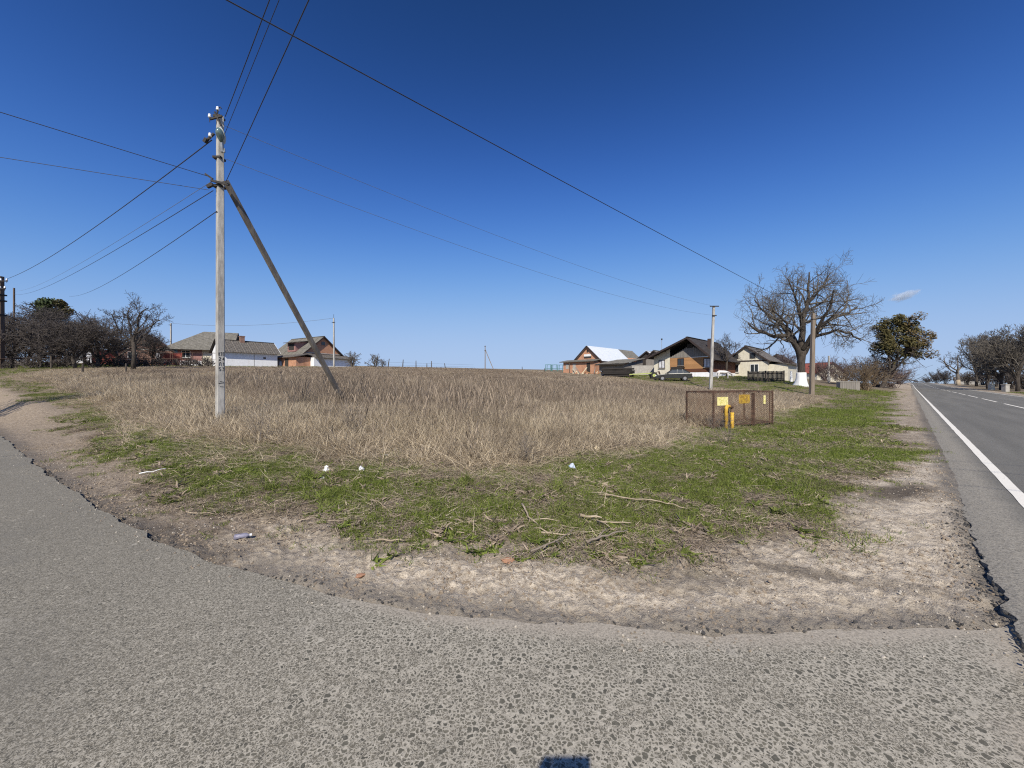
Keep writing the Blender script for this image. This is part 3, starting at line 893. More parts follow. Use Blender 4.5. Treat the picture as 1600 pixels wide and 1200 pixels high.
def build_green_grass():
    sh = [clump_mesh('green_short', 60 + i, 'green_grass_blade', 40, .12, .02, .07, 1.25, .0065, 2, .45) for i in range(3)] + [clump_mesh('green_short', 64, 'dry_grass_straw', 14, .14, .03, .12, 1.62, .0065, 2, .2, .03, lean0=1.25)]
    c1 = hidden_collection('green_short', sh)
    tu = [clump_mesh('green_tuft', 70 + i, 'green_grass_blade', 64, .10, .08, .20, .95, .0075, 3, .6) for i in range(4)]
    c2 = hidden_collection('green_tuft', tu)
    XX, YY, SS = [], [], []
    for n, y0, y1, sm, sx in ((60000, 3.0, 9, .6, 1.25), (30000, 9, 22, 1.1, 1.8), (20000, 22, 60, 1.9, 3.2)):
        X, Y = pts_in_view(n, y0, y1)
        s, t = st(X, Y); r = np.hypot(X, Y)
        jit = ((fbm(X * .9, Y * .9, 4, 3) - .5) * 1.1 + (fbm(X * 3.2, Y * 3.2, 4, 8) - .5) * .7) * np.clip(r / 6, .6, 2)
        g = sd(X, Y, GREEN) + jit
        d = sd(X, Y, DRY) + jit
        pat = fbm(X * .75, Y * .75, 4, 19)
        pat2 = fbm(X * 2.6, Y * 2.6, 3, 29)
        dens = (sstep(.0, .6, g) * .92 + .08 * sstep(-.7, .1, g)) * sstep(.9, -.3, d) * np.maximum(.10, sstep(.40, .55, pat * .5 + pat2 * .5 + .10 * sstep(2, 7, X)))
        dens = np.maximum(dens, sstep(10.4, 11.5, s + jit) * .7)
        keep = rs.rand(n) < dens
        XX.append(X[keep]); YY.append(Y[keep]); SS.append(np.full(keep.sum(), 1.0) * rs.uniform(sm, sx, keep.sum()))
    X = np.concatenate(XX); Y = np.concatenate(YY); S = np.concatenate(SS); n = len(X)
    rot = np.c_[rs.uniform(-.15, .15, n), rs.uniform(-.15, .15, n), rs.uniform(0, 6.283, n)]
    stuff(scatter('green_grass', np.c_[X, Y, ground_h(X, Y) - .005], rot, np.c_[S, S, S * (.8 + .4 * rs.rand(n))], np.where(rs.rand(n) < .07, 3, rs.randint(0, 3, n)), c1), 'short fresh green grass on the verge between dirt and field', 'grass')
    X, Y = pts_in_view(16000, 3.4, 40)
    s, t = st(X, Y)
    g = sd(X, Y, GREEN); d = sd(X, Y, DRY)
    dens = (g > .35) * sstep(.5, -.3, d) * sstep(.50, .66, fbm(X * 1.3, Y * 1.3, 3, 37)) * sstep(40, 4, Y)
    keep = (rs.rand(len(X)) < dens) & (np.abs(s) < 60)
    place('grass_tufts', X[keep], Y[keep], c2, 4, .6, 1.25, .15, -.01, None, 'taller dark green tufts standing out of the verge', 'grass')
    ro = [clump_mesh('rosette', 90 + i, ('green_grass_blade', 'green_grass_blade', 'dry_weed_stalk')[i], 16, .05, .04, .10, 1.5, .024, 2, .5, .01, lean0=.8) for i in range(3)]
    c3 = hidden_collection('weed_rosette', ro)
    X, Y = pts_in_view(14000, 3.2, 14)
    g = sd(X, Y, GREEN) + (fbm(X * .9, Y * .9, 4, 3) - .5) * 1.1; d = sd(X, Y, DRY)
    kp = rs.rand(len(X)) < (g > -.1) * sstep(.8, -.3, d) * (.08 + .75 * sstep(.45, .65, fbm(X * 1.7, Y * 1.7, 3, 57)))
    place('weed_rosettes', X[kp], Y[kp], c3, 3, .6, 1.5, .2, 0.0, None, 'low broad-leaved weeds and dead leaves scattered through the verge', 'weeds')
    print('green', n, 'tufts', keep.sum())

def rock_mesh(name, seed, m, n=7):
    rng = random.Random(seed); mb = MB()
    mb.lathe([(.25, -.35), (.5, -.1), (.48, .15), (.22, .38)], n, jit=lambda k, z: rng.uniform(.65, 1.2))
    me = mb.mesh(name, False); me.materials.append(MATS[m]); return me

def build_crumbs():
    c = hidden_collection('soil_clods', [rock_mesh('clod', i, 'soil_clod') for i in range(4)])
    X, Y = pts_in_view(160000, 2.3, 10)
    g = sd(X, Y, GREEN); e = -sd(X, Y, SIDE); s, t = st(X, Y)
    dens = (e > .02) * (s < S_EDGE) * sstep(.6, -.2, g) * sstep(.42, .70, fbm(X * 2, Y * 2, 4, 44)) * .9
    keep = rs.rand(len(X)) < dens
    X, Y = X[keep], Y[keep]; n = len(X)
    S = .007 + .030 * rs.rand(n) ** 4
    stuff(scatter('soil_clods', np.c_[X, Y, ground_h(X, Y)], rs.uniform(0, 6.28, (n, 3)), np.c_[S, S, S * .7], rs.randint(0, 4, n), c), 'small clods of dry earth strewn over the dirt shoulder', 'clods')
    c = hidden_collection('gravel_bits', [rock_mesh('pebble', 30 + i, ('pebble_pale', 'pebble_pale', 'stick_grey', 'soil_clod')[i]) for i in range(4)])
    X, Y = pts_in_view(90000, 2.2, 9)
    g = sd(X, Y, GREEN); e = -sd(X, Y, SIDE); s, t = st(X, Y)
    dens = (e > -.35) * (s < S_EDGE - .03) * sstep(.5, -.1, g) * (.12 + .6 * sstep(.5, .72, fbm(X * 1.7, Y * 1.7, 4, 144))) * sstep(-.35, .05, e)
    keep = rs.rand(len(X)) < dens
    X, Y = X[keep], Y[keep]; n = len(X)
    S = .005 + .018 * rs.rand(n) ** 3
    Z = np.where(sd(X, Y, SIDE) > .02, np.maximum(ground_h(X, Y), 0.0), ground_h(X, Y))
    stuff(scatter('gravel', np.c_[X, Y, Z + S * .1], rs.uniform(0, 6.28, (n, 3)), np.c_[S, S, S * .7], rs.randint(0, 4, n), c), 'loose pale gravel spread over the sandy shoulder', 'gravel')
    c = hidden_collection('tar_crumbs', [rock_mesh('crumb', 10 + i, 'tar_crumb') for i in range(4)])
    # broken asphalt along both road edges
    t = rs.rand(1500) ** 1.1 * 5.0 + 2.3
    s = S_EDGE - .02 + rs.randn(1500) * .07
    X1, Y1 = xy(s, t)
    S1 = (.007 + .024 * rs.rand(1500) ** 3)
    e = np.array(resample(smooth_line(EDGE, 2), .02)); e = e[(np.hypot(e[:, 0], e[:, 1]) < 12)]
    pk = e[rs.randint(0, len(e), 1100)]
    X2 = pk[:, 0] + rs.randn(1100) * .05; Y2 = pk[:, 1] + rs.randn(1100) * .05
    S2 = (.008 + .03 * rs.rand(1100) ** 3)
    X = np.r_[X1, X2]; Y = np.r_[Y1, Y2]; S = np.r_[S1, S2]; n = len(X)
    ss, tt = st(X, Y)
    Z = ground_h(X, Y)
    Z = np.where(ss > S_EDGE, np.maximum(Z, road_z(tt) - .02), np.maximum(Z, -.03))
    stuff(scatter('asphalt_crumbs', np.c_[X, Y, Z], rs.uniform(0, 6.28, (n, 3)), np.c_[S, S, S * .7], rs.randint(0, 4, n), c), 'black crumbs of broken asphalt along the road edges', 'crumbs')

build_dry_grass(); build_green_grass(); build_crumbs()

# ------------------------------------------------------------------ trees
class Tree:
    def __init__(self, seed, levels=4, split=2, sides=(9, 7, 5, 4, 3, 3), kids=(0, 6, 6, 5, 4), ratio=(1, .62, .55, .5, .5), up=.10, jitter=.22, angle=(35, 65), rmin=.012, twig=1.0, start=.25):
        self.r = random.Random(seed); self.levels = levels; self.split = split; self.sides = sides; self.kids = kids
        self.ratio = ratio; self.up = up; self.jit = jitter; self.angle = angle; self.rmin = rmin; self.start = start
        self.trunk = MB(); self.crown = MB()
    def emit(self, pts, rad, lvl):
        (self.trunk if lvl < self.split else self.crown).tube(pts, rad, self.sides[min(lvl, len(self.sides) - 1)], False)
    def branch(self, p, d, r, L, lvl):
        rng = self.r
        n = max(3, min(8, int(L / (.5 if lvl < 2 else .3)))) if lvl < self.levels else 2
        pts = [Vector(p)]; rad = [r]; d = Vector(d).normalized(); dirs = [d]
        for i in range(n):
            j = self.jit
            d = (d + Vector((rng.gauss(0, j), rng.gauss(0, j), rng.gauss(0, j) + self.up))).normalized()
            pts.append(pts[-1] + d * (L / n)); dirs.append(d)
            rad.append(max(self.rmin * .6, r * (1 - .7 * (i + 1) / n)))
        self.limb(pts, rad, dirs, lvl, L)
    def limb(self, pts, rad, dirs, lvl, L):
        rng = self.r
        self.emit(pts, rad, lvl)
        if lvl >= self.levels: return
        k = self.kids[min(lvl, len(self.kids) - 1)]
        k = max(2, int(k * rng.uniform(.75, 1.3)))
        az = rng.uniform(0, 6.28)
        for c in range(k):
            t = self.start + (1 - self.start) * (c + rng.random()) / k
            x = t * (len(pts) - 1); i = min(int(x), len(pts) - 2); f = x - i
            p = pts[i].lerp(pts[i + 1], f); d = dirs[min(i + 1, len(dirs) - 1)]
            az += 2.4 + rng.uniform(-.5, .5)
            a = Vector((1, 0, 0)) if abs(d.x) < .8 else Vector((0, 1, 0))
            a = (a - d * a.dot(d)).normalized(); b = d.cross(a)
            an = R(rng.uniform(*self.angle))
            nd = d * math.cos(an) + (a * math.cos(az) + b * math.sin(az)) * math.sin(an)
            rr = max(self.rmin, (rad[i] * (1 - f) + rad[i + 1] * f) * rng.uniform(.45, .65))
            self.branch(p, nd, rr, L * self.ratio[min(lvl + 1, len(self.ratio) - 1)] * rng.uniform(.7, 1.15) * (1.12 - .5 * t), lvl + 1)

def path_limb(tree, pts, r0, r1, lvl=1):
    pts = [Vector(p) for p in pts]
    fine = []
    for a, b in zip(pts[:-1], pts[1:]):
        for i in range(3):
            fine.append(a.lerp(b, i / 3) + Vector([tree.r.gauss(0, .06) for _ in range(3)]))
    fine.append(pts[-1])
    dirs = [(fine[min(i + 1, len(fine) - 1)] - fine[max(i - 1, 0)]).normalized() for i in range(len(fine))]
    L = sum((b - a).length for a, b in zip(fine[:-1], fine[1:]))
    rad = [(r0 + (r1 - r0) * i / (len(fine) - 1)) * 1.15 for i in range(len(fine))]
    tree.limb(fine, rad, dirs, lvl, L)

def leaves(mb, rng, centre, rad, n, size, squash=1.0):
    cx, cy, cz = centre
    for _ in range(n):
        d = Vector((rng.gauss(0, 1), rng.gauss(0, 1), rng.gauss(0, 1))).normalized() * (rng.random() ** .45)
        p = Vector((cx + d.x * rad, cy + d.y * rad, cz + d.z * rad * squash))
        a = Vector((rng.gauss(0, 1), rng.gauss(0, 1), rng.gauss(0, 1))).normalized(); b = a.orthogonal().normalized()
        s = size * rng.uniform(.5, 1.3)
        mb.poly([p - a * s * .5, p + b * s * .3, p + a * s * .5, p - b * s * .3])

def finish_tree(t, name, label, cat, loc, bark, twig, rotz=0.0, group=None):
    o = thing(name, label, cat, loc, rotz, group)
    t.trunk.build('trunk', bark, o, True)
    if t.crown.v: t.crown.build('crown', twig, o, True)
    return o

def copy_tree(src, label, loc, rotz, scale, group=None):
    o = src.copy(); COL.objects.link(o); o.location = loc; o.rotation_euler = (0, 0, rotz)
    o.scale = scale if hasattr(scale, '__len__') else (scale,) * 3
    o['label'] = label
    if group: o['group'] = group
    for ch in [c for c in bpy.data.objects if c.parent == src]:
        c = ch.copy(); COL.objects.link(c); c.parent = o
    return o

# the big roadside pear tree with the whitewashed foot
def big_tree():
    base = on(1252, 42); base.z -= .1
    t = Tree(3, levels=4, split=2, kids=(0, 10, 7, 5, 4), ratio=(1, .42, .54, .60, .66), up=.05, jitter=.21, angle=(35, 75), rmin=.017, start=.22)
    t.trunk.tube([(0, 0, .8), (.02, 0, 1.6), (-.02, 0, 2.6), (.0, 0, 3.4), (.1, .05, 4.2)], [.43, .40, .39, .46, .35], 14)
    path_limb(t, [(-.1, 0, 3.2), (-1.0, -.2, 4.6), (-2.2, -.4, 5.6), (-3.9, -.6, 5.5), (-5.6, -.3, 5.9), (-7.0, -.2, 6.9)], .30, .07)
    path_limb(t, [(-.1, .1, 3.6), (-.8, .5, 5.2), (-2.0, .9, 7.2), (-3.6, 1.2, 8.4), (-4.9, 1.5, 9.8)], .25, .06)
    path_limb(t, [(.05, 0, 4.0), (.1, .1, 6.0), (.5, .2, 8.0), (1.0, .1, 10.0), (1.3, .3, 12.6)], .34, .06)
    path_limb(t, [(.3, .1, 7.2), (1.3, .6, 9.2), (2.9, .7, 10.6), (4.3, .6, 12.6)], .20, .05)
    path_limb(t, [(.15, 0, 3.4), (.9, -.3, 4.8), (2.0, -.6, 6.6), (3.8, -.7, 7.6), (5.6, -.5, 8.0), (7.0, -.2, 8.7)], .27, .06)
    path_limb(t, [(.2, .1, 6.0), (-.5, -.5, 7.6), (-1.6, -.9, 9.6), (-2.6, -1.0, 11.6)], .18, .05)
    path_limb(t, [(1.3, -.5, 5.4), (3.0, -1.4, 6.0), (4.8, -1.6, 5.6), (6.2, -1.4, 4.9)], .15, .05)
    path_limb(t, [(0, -.2, 4.2), (.2, -1.8, 6.0), (.4, -3.2, 8.0), (.2, -4.0, 9.6)], .22, .05)
    path_limb(t, [(0, .2, 4.2), (.2, 2.0, 6.4), (-.3, 3.8, 8.2), (.4, 4.8, 10.0)], .22, .05)
    path_limb(t, [(.6, .2, 8.2), (2.4, 1.4, 8.8), (4.6, 1.8, 9.8), (6.0, 1.6, 10.8)], .16, .05)
    path_limb(t, [(-2.2, -.4, 5.6), (-3.0, -1.4, 6.8), (-4.6, -1.8, 7.8), (-6.0, -1.8, 8.2)], .14, .05)
    t.trunk.v = [(x * .85, y, z) for x, y, z in t.trunk.v]; t.crown.v = [(x * .85, y, z) for x, y, z in t.crown.v]
    o = finish_tree(t, 'pear_tree', 'large bare spreading roadside tree with whitewashed trunk foot', 'tree', base, 'bark_dark', 'twig_grey')
    rng = random.Random(5); jj = [rng.uniform(.9, 1.1) for _ in range(16)]
    fl = [1.0, 1.5, .9, 1.2, .9, 1.05, 1.6, 1.2, 1.0, .9, 1.3, 1.0, 1.3, .9, 1.0, 1.25]
    MB().lathe([(.70, -.25), (.60, .12), (.52, .45), (.48, .9), (.46, 1.45), (.45, 1.55)], 16,
               jit=lambda k, z: 1 + (fl[k] - 1) * max(0, (1.0 - z)) * .8).build('whitewashed_base', 'whitewash', o, True)
big_tree()

ORCH = 'bare orchard trees behind the left fence'
def orchard():
    protos = []
    spec = [(101, 'fruit_tree', 1.0), (102, 'fruit_tree', 1.0), (103, 'fruit_tree', 1.0)]
    for i, (seed, nm, _) in enumerate(spec):
        t = Tree(seed, levels=4, split=2, kids=(4, 8, 8, 7, 4), ratio=(1, .8, .62, .58, .6), up=.05, jitter=.26, angle=(30, 75), rmin=.018, start=.12)
        ln = random.Random(seed).uniform(-.3, .3)
        t.trunk.tube([(0, 0, -.2), (ln * .4, 0, .5), (ln, .05, 1.1)], [.17, .14, .13], 8)
        for k in range(5):
            a = k * 1.26 + seed
            t.branch((ln, .05, .9), (math.cos(a) * .6, math.sin(a) * .6, .9 + .3 * (k % 2)), .10, 3.9 + .4 * (k % 2), 1)
        protos.append(t)
    tall = Tree(140, levels=4, split=2, kids=(5, 7, 7, 6, 4), ratio=(1, .6, .55, .55, .6), up=.10, jitter=.20, angle=(30, 60), rmin=.018, start=.2)
    tall.trunk.tube([(0, 0, -.2), (.1, 0, 1.5), (.0, .05, 3.0)], [.26, .2, .17], 8)
    tall.branch((0, .05, 2.9), (.05, 0, 1), .15, 4.6, 1)
    for k in range(5):
        a = k * 1.26 + .4
        tall.branch((0, .05, 2.4 + .25 * k), (math.cos(a) * .8, math.sin(a) * .8, .9), .11, 3.6, 1)
    src = {}
    where = [  # px, depth, proto, height scale, label
        (-28, 47, 0, 1.25, 'leftmost bare orchard tree, its crown cut by the picture edge'),
        (22, 45, 1, 1.2, 'dense bare orchard tree just right of the far left utility pole'),
        (62, 43, 2, 1.15, 'bare orchard tree with leaning dark trunk in front of the evergreen'),
        (92, 51, 0, 1.35, 'bare orchard tree standing right below the evergreen crown'),
        (118, 41, 1, 1.02, 'bare orchard tree with the short dark forked trunk'),
        (152, 43, 2, 1.02, 'bare orchard tree whose trunk arches to the right before the red wall'),
        (180, 52, 1, 1.15, 'grey bare orchard tree left of the tall one'),
        (238, 56, 0, .8, 'small bare tree at the right gable of the brown brick house'),
        (40, 54, 2, 1.3, 'farther bare orchard tree behind the far left utility pole'),
        (133, 55, 0, 1.2, 'farther bare orchard tree before the small white outbuilding')]
    for k, (px, d, pi, sc, lab) in enumerate(where):
        p = on(px, d)
        if pi not in src:
            src[pi] = finish_tree(protos[pi], 'fruit_tree', lab, 'tree', p, 'bark_dark', 'twig_dark', k * 1.1, ORCH)
            src[pi].scale = (sc * 1.15, sc * 1.15, sc)
        else:
            copy_tree(src[pi], lab, p, k * 1.7, (sc * 1.15, sc * 1.15, sc), ORCH)
    o = finish_tree(tall, 'tall_bare_tree', 'tall bare tree rising above the orchard left of the brick house', 'tree', on(208, 41), 'bark_dark', 'twig_dark', .4)
    o.scale = (.95, .95, .98)
    copy_tree(o, 'tall bare tree whose shadow falls on the roadside at the left edge', Vector((-28.0, 5.0, gz(-28.0, 5.0))), 1.0, (2.0, 2.0, 1.75))
    o2 = copy_tree(o, 'bare purple-grey tree between the dark house and the cream house', on(1136, 55), 2.2, (.72, .72, .78))
    # evergreen in the orchard
    rng = random.Random(9)
    p = on(82, 60)
    t = Tree(11, levels=2, split=3, kids=(5, 5, 4), ratio=(1, .5, .5))
    t.trunk.tube([(0, 0, -.2), (.1, 0, 3), (0, .1, 6.5), (0, 0, 9)], [.3, .25, .18, .06], 8)
    o = thing('evergreen_tree', 'dark evergreen crown with a yellowish top behind the orchard', 'tree', p)
    t.trunk.build('trunk', 'bark_dark', o, True)
    a = MB(); b = MB()
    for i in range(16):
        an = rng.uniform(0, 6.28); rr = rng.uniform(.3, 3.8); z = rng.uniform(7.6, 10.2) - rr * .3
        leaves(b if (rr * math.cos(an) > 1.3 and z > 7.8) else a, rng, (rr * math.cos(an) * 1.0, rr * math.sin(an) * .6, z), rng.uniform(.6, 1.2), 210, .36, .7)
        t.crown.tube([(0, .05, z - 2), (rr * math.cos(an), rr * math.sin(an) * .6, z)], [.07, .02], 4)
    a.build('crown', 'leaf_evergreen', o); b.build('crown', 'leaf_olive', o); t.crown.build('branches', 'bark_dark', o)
orchard()

def leaning_evergreen():
    rng = random.Random(21)
    p = on(1380, 72); p.z -= .2
    o = thing('leaning_tree', 'dark dense-crowned tree leaning over the road shoulder', 'tree', p); o.scale = (.92, .92, 1.10)
    t = Tree(8, levels=3, split=2, kids=(0, 11, 8, 6), ratio=(1, .45, .55, .55), up=-.03, jitter=.25, angle=(40, 80), rmin=.02)
    path_limb(t, [(-.4, 0, 0), (.5, 0, 1.6), (2.4, .2, 3.8), (3.2, .2, 6.2), (3.8, .1, 8.6)], .32, .10)
    path_limb(t, [(1.9, .2, 3.2), (4.2, .3, 4.6), (5.8, .2, 6.4), (7.6, .2, 7.4)], .2, .06)
    path_limb(t, [(1.6, .2, 2.9), (1.0, -.3, 5.2), (.2, -.2, 7.4), (-.3, 0, 8.8)], .2, .06)
    path_limb(t, [(2.6, .2, 4.2), (2.0, 1.2, 6.6), (1.6, 1.6, 8.6)], .18, .06)
    path_limb(t, [(2.8, .2, 4.8), (4.0, -1.2, 6.8), (4.8, -1.4, 8.8)], .18, .06)
    t.trunk.build('trunk', 'bark_dark', o, True); t.crown.build('branches', 'twig_dark', o, True)
    gcl = MB(); br = MB()
    for i in range(110):
        x = rng.uniform(-1.4, 8.4); top = 12.6 - .055 * (x - 3) ** 2 - (.9 if x > 6 else 0)
        z = rng.uniform(max(5.6, 6.6 - .12 * x), top); y = rng.uniform(-2.2, 2.2)
        leaves(br if (x > 4.0 and rng.random() < .65) else gcl, rng, (x, y, z), rng.uniform(.7, 1.25), 210, .34, .75)
    for i in range(30):
        leaves(gcl, rng, (rng.uniform(-1, 5.5), rng.uniform(-1.5, 1.5), rng.uniform(4.4, 6.4)), rng.uniform(.3, .7), 50, .25, .9)
    gcl.build('crown', 'leaf_olive', o); br.build('crown', 'leaf_brown', o)['label'] = 'brownish right half of the crown'
leaning_evergreen()

def bush_proto(seed, n, h, spread, name, label, loc, twig, rmin=.012, kids=5):
    rng = random.Random(seed)
    t = Tree(seed, levels=3, split=2, sides=(5, 4, 3, 3), kids=(0, kids, kids, 3), ratio=(1, .5, .5, .5), up=.04, jitter=.16, angle=(20, 50), rmin=rmin, start=.3)
    for i in range(n):
        a = rng.uniform(0, 6.28); le = rng.uniform(.1, 1.0) * spread
        t.branch((rng.gauss(0, .25), rng.gauss(0, .25), -.05), (math.cos(a) * le, math.sin(a) * le, 1), .035, h * rng.uniform(.55, 1.0) * (1 - .15 * le), 1)
    o = thing(name, label, 'bush', loc)
    t.trunk.build('stems', twig, o); t.crown.build('crown', twig, o)
    return o

def bushes():
    o = bush_proto(31, 60, 4.6, .85, 'broom_bush', 'big rounded brown leafless bush by the grey bin', on(1352, 52), 'twig_brown', .014, 6)
    G = 'dark leafless bushes by the road'
    b = bush_proto(32, 40, 4.6, .8, 'bare_bush', 'purplish leafless bush left of the big brown bush', on(1318, 66), 'twig_purple', .02, 6)
    copy_tree(b, 'purplish leafless bush right behind the big brown bush', on(1372, 78), 1.2, (1.7, 1.7, 1.5), G)
    copy_tree(b, 'purplish leafless bush between big tree and far red-roofed house', on(1290, 80), 2.2, 1.1, G)
    copy_tree(b, 'dark bush below the leaning evergreen', on(1392, 84), 3.2, (1.5, 1.5, 1.2), G)
    copy_tree(b, 'dark far bush on the left verge near the road crest', on(1404, 130), 4.0, (1.6, 1.6, 1.1), G)
    copy_tree(b, 'grey bush behind the cream house lean-to', on(1222, 74), 4.4, (1.2, 1.2, 1.2), G)
    b['group'] = G
    # round bushes at the end of the left fence
    G2 = 'round grey-green bushes at the field edge'
    c = Tree(44, levels=4, split=2, sides=(6, 5, 4, 3, 3), kids=(0, 6, 6, 5, 4), ratio=(1, .6, .5, .5), up=.05, jitter=.24, angle=(30, 70), rmin=.017, start=.2)
    for k in range(7):
        a = k * .9; c.branch((0, 0, -.1), (math.cos(a) * .55, math.sin(a) * .55, 1), .08, 2.1, 1)
    w = [(551, 60, 1.0, 'round leafless bush right of the slim pole by the brick house'), (586, 63, .95, 'round leafless bush left of the broken fence posts'), (598, 66, .62, 'small low bush beside the first broken fence post')]
    o = finish_tree(c, 'round_bush', w[0][3], 'bush', on(w[0][0], w[0][1]), 'bark_grey', 'twig_grey', 0, G2); o.scale = (1.0, 1.0, 1.05)
    for px, d, s, lab in w[1:]:
        copy_tree(o, lab, on(px, d), px, (s, s, s), G2)
    p = on(312, 84); copy_tree(o, 'bare treetop showing above the grey roof of the left house', p, 1.3, (2.0, 2.0, 2.1), None)
    # taller suckers that close the thicket below the orchard crowns
    G4 = 'tall suckers in the left thicket'
    su = bush_proto(36, 30, 3.2, .75, 'sucker_thicket', 'tall tangled suckers at the far left edge of the thicket', on(-5, 44), 'twig_dark', .016, 6); su['group'] = G4
    for i, (px, d, nm) in enumerate(((38, 50, 'between the first two orchard trees'), (108, 52, 'left of the short forked trunk'))):
        copy_tree(su, 'tall tangled suckers ' + nm, on(px, d), i * 1.2, (1.5, 1.2, 1.0 + .1 * (i % 3)), G4)
    # low scrub along the orchard fence
    rng = random.Random(3)
    sc = bush_proto(35, 22, 1.0, 1.3, 'low_scrub', 'low tangled scrub at the left end of the orchard fence', on(15, 40), 'twig_dark', .013, 6)
    G3 = 'low scrub along the orchard fence'; sc['group'] = G3
    names = ['below the leaning orchard trunk', 'by the short forked trunk', 'between the two short fence stumps', 'under the tall bare tree', 'in front of the brown brick house', 'by the red gate', 'in front of the grey-roofed house', 'left of the white barn wall']
    for i, (px, nm) in enumerate(zip((60, 100, 150, 190, 222, 248, 290, 320), names)):
        copy_tree(sc, 'low tangled scrub ' + nm, on(px, 41 + i * 1.6), i * 1.3, (2.2, 1.8, 1.5), G3)
bushes()

def right_row():
    G = 'trees along the right side of the road'
    t = Tree(61, levels=4, split=2, kids=(0, 8, 8, 6, 4), ratio=(1, .62, .55, .52, .55), up=.13, jitter=.19, angle=(25, 60), rmin=.024, start=.1)
    t.trunk.tube([(0, 0, -.2), (.05, 0, .8), (0, 0, 1.4)], [.22, .19, .17], 9)
    for k in range(7):
        a = k * .9; t.branch((0, 0, 1.0 + .1 * k), (math.cos(a) * .55, math.sin(a) * .55, 1), .14, 4.6, 1)
    u = Tree(62, levels=4, split=2, kids=(0, 5, 5, 5, 4), ratio=(1, .6, .5, .48, .5), up=.10, jitter=.28, angle=(30, 70), rmin=.03, start=.3)
    u.trunk.tube([(0, 0, -.2), (0, 0, 1.5), (-.2, 0, 3.2)], [.42, .34, .3], 9)
    for k, a in enumerate((2.8, .4, 4.2, 1.6)):
        u.branch((-.2, 0, 3.0), (math.cos(a) * .8, math.sin(a) * .4, 1), .2, 6.0, 1)
    def pos(px, s):
        q = (px - 800) / 600
        tt = s * (NX - q * NY) / (q * UY - UX)
        x, y = xy(s, tt); return Vector((x, y, gz(x, y) - .1))
    a = finish_tree(t, 'roadside_tree', 'tall bare many-stemmed tree at the right picture edge beside the road', 'tree', pos(1590, 13.5), 'bark_dark', 'twig_grey', 0, G)
    a.scale = (1.45, 1.45, 1.8)
    rows = [(1564, 13.0, 1.25, 'second bare tree from the right edge in the roadside row'), (1544, 12.5, 1.35, 'third bare tree from the right edge in the roadside row'), (1526, 12.5, 1.3, 'fourth bare tree from the right edge, nearest the curved-limbed tree'),
            (1612, 16, 1.3, 'bare tree half outside the right picture edge'), (1578, 20, 1.45, 'bare tree behind the first two of the right roadside row')]
    for i, (px, s, sc, lab) in enumerate(rows):
        copy_tree(a, lab, pos(px, s), i * 1.3 + .5, (sc * 1.15, sc * 1.15, sc * (1.3 + .12 * (i % 3))), G)
    b = finish_tree(u, 'curved_tree', 'bare tree with pale trunk and long curved limbs right of the road', 'tree', pos(1497, 11.2), 'bark_grey', 'twig_dark', .3, G); b.scale = (1.25, 1.25, 1.25)
    MB().lathe([(.52, -.1), (.46, .6), (.40, 1.5)], 9).build('whitewashed_base', 'stick_pale', b, True)
    bp = bush_proto(63, 26, 4.2, .55, 'hedge_bush', 'dark hedge bush at the far right roadside by the crest', pos(1464, 13), 'twig_dark', .04, 5)
    bp.scale = (2.4, 2.4, 1.9); bp['group'] = G
    for i, (px, s, sx, sz, lab) in enumerate([(1478, 13, 2.0, 1.8, 'dark hedge bush just left of the curved-limbed tree'), (1512, 15, 1.7, 1.2, 'undergrowth behind the curved-limbed tree'), (1535, 15.5, 1.5, 1.1, 'undergrowth under the third roadside tree'), (1556, 15.5, 1.3, 1.0, 'undergrowth under the second roadside tree'), (1580, 16, 1.2, .95, 'undergrowth under the tree at the right edge'), (1600, 17, 1.2, .95, 'undergrowth cut by the right picture edge'), (1449, 12, 2.6, 1.5, 'farthest small hedge bush where the road meets the sky')]):
        copy_tree(bp, lab, pos(px, s), i * 1.1, (sx, sx, sz), G)
    # house glimpsed through the row
    p = pos(1532, 26); h = gable_house('roadside_house', 'low grey house hidden behind the right roadside trees', 'house', p, R(44), 7, 9, 2.4, 4.2, 'plaster_grey', 'asbestos_dark')
    for i, (px, lab) in enumerate(((1549, 'white gatepost under the right roadside trees'), (1571, 'grey gatepost at the foot of the right roadside trees'))):
        tag(MB().box(-.35, .35, -.3, .3, -.2, 1.3).box(-.42, .42, -.37, .37, 1.3, 1.4).build('gatepost', ('plaster_cream', 'plaster_grey')[i], None, loc=pos(px, 11.6)), lab, 'post')

# ------------------------------------------------------------------ houses
def win(parent, x, z, w, h, y=0.0, frame='trim_dark', pane='window_glass', mull=1, sill=True, flip=None):
    """window on the front wall (facing -y) of a house"""
    p = MB().box(x - w/2, x + w/2, y - .03, y + .04, z, z + h).build('window', pane, parent)
    fr = MB(); f = .07
    fr.box(x - w/2 - f, x + w/2 + f, y - .07, y - .004, z + h, z + h + f); fr.box(x - w/2 - f, x + w/2 + f, y - .07, y - .004, z - f, z)
    fr.box(x - w/2 - f, x - w/2, y - .068, y - .004, z, z + h); fr.box(x + w/2, x + w/2 + f, y - .068, y - .004, z, z + h)
    for i in range(mull):
        c = x - w/2 + w * (i + 1) / (mull + 1); fr.box(c - .035, c + .035, y - .06, y - .028, z, z + h)
    fr.build('frame', frame, p)
    if sill: MB().box(x - w/2 - .12, x + w/2 + .12, y - .16, y - .002, z - f - .05, z - f - .003).build('sill', 'plaster_grey', p)
    return p

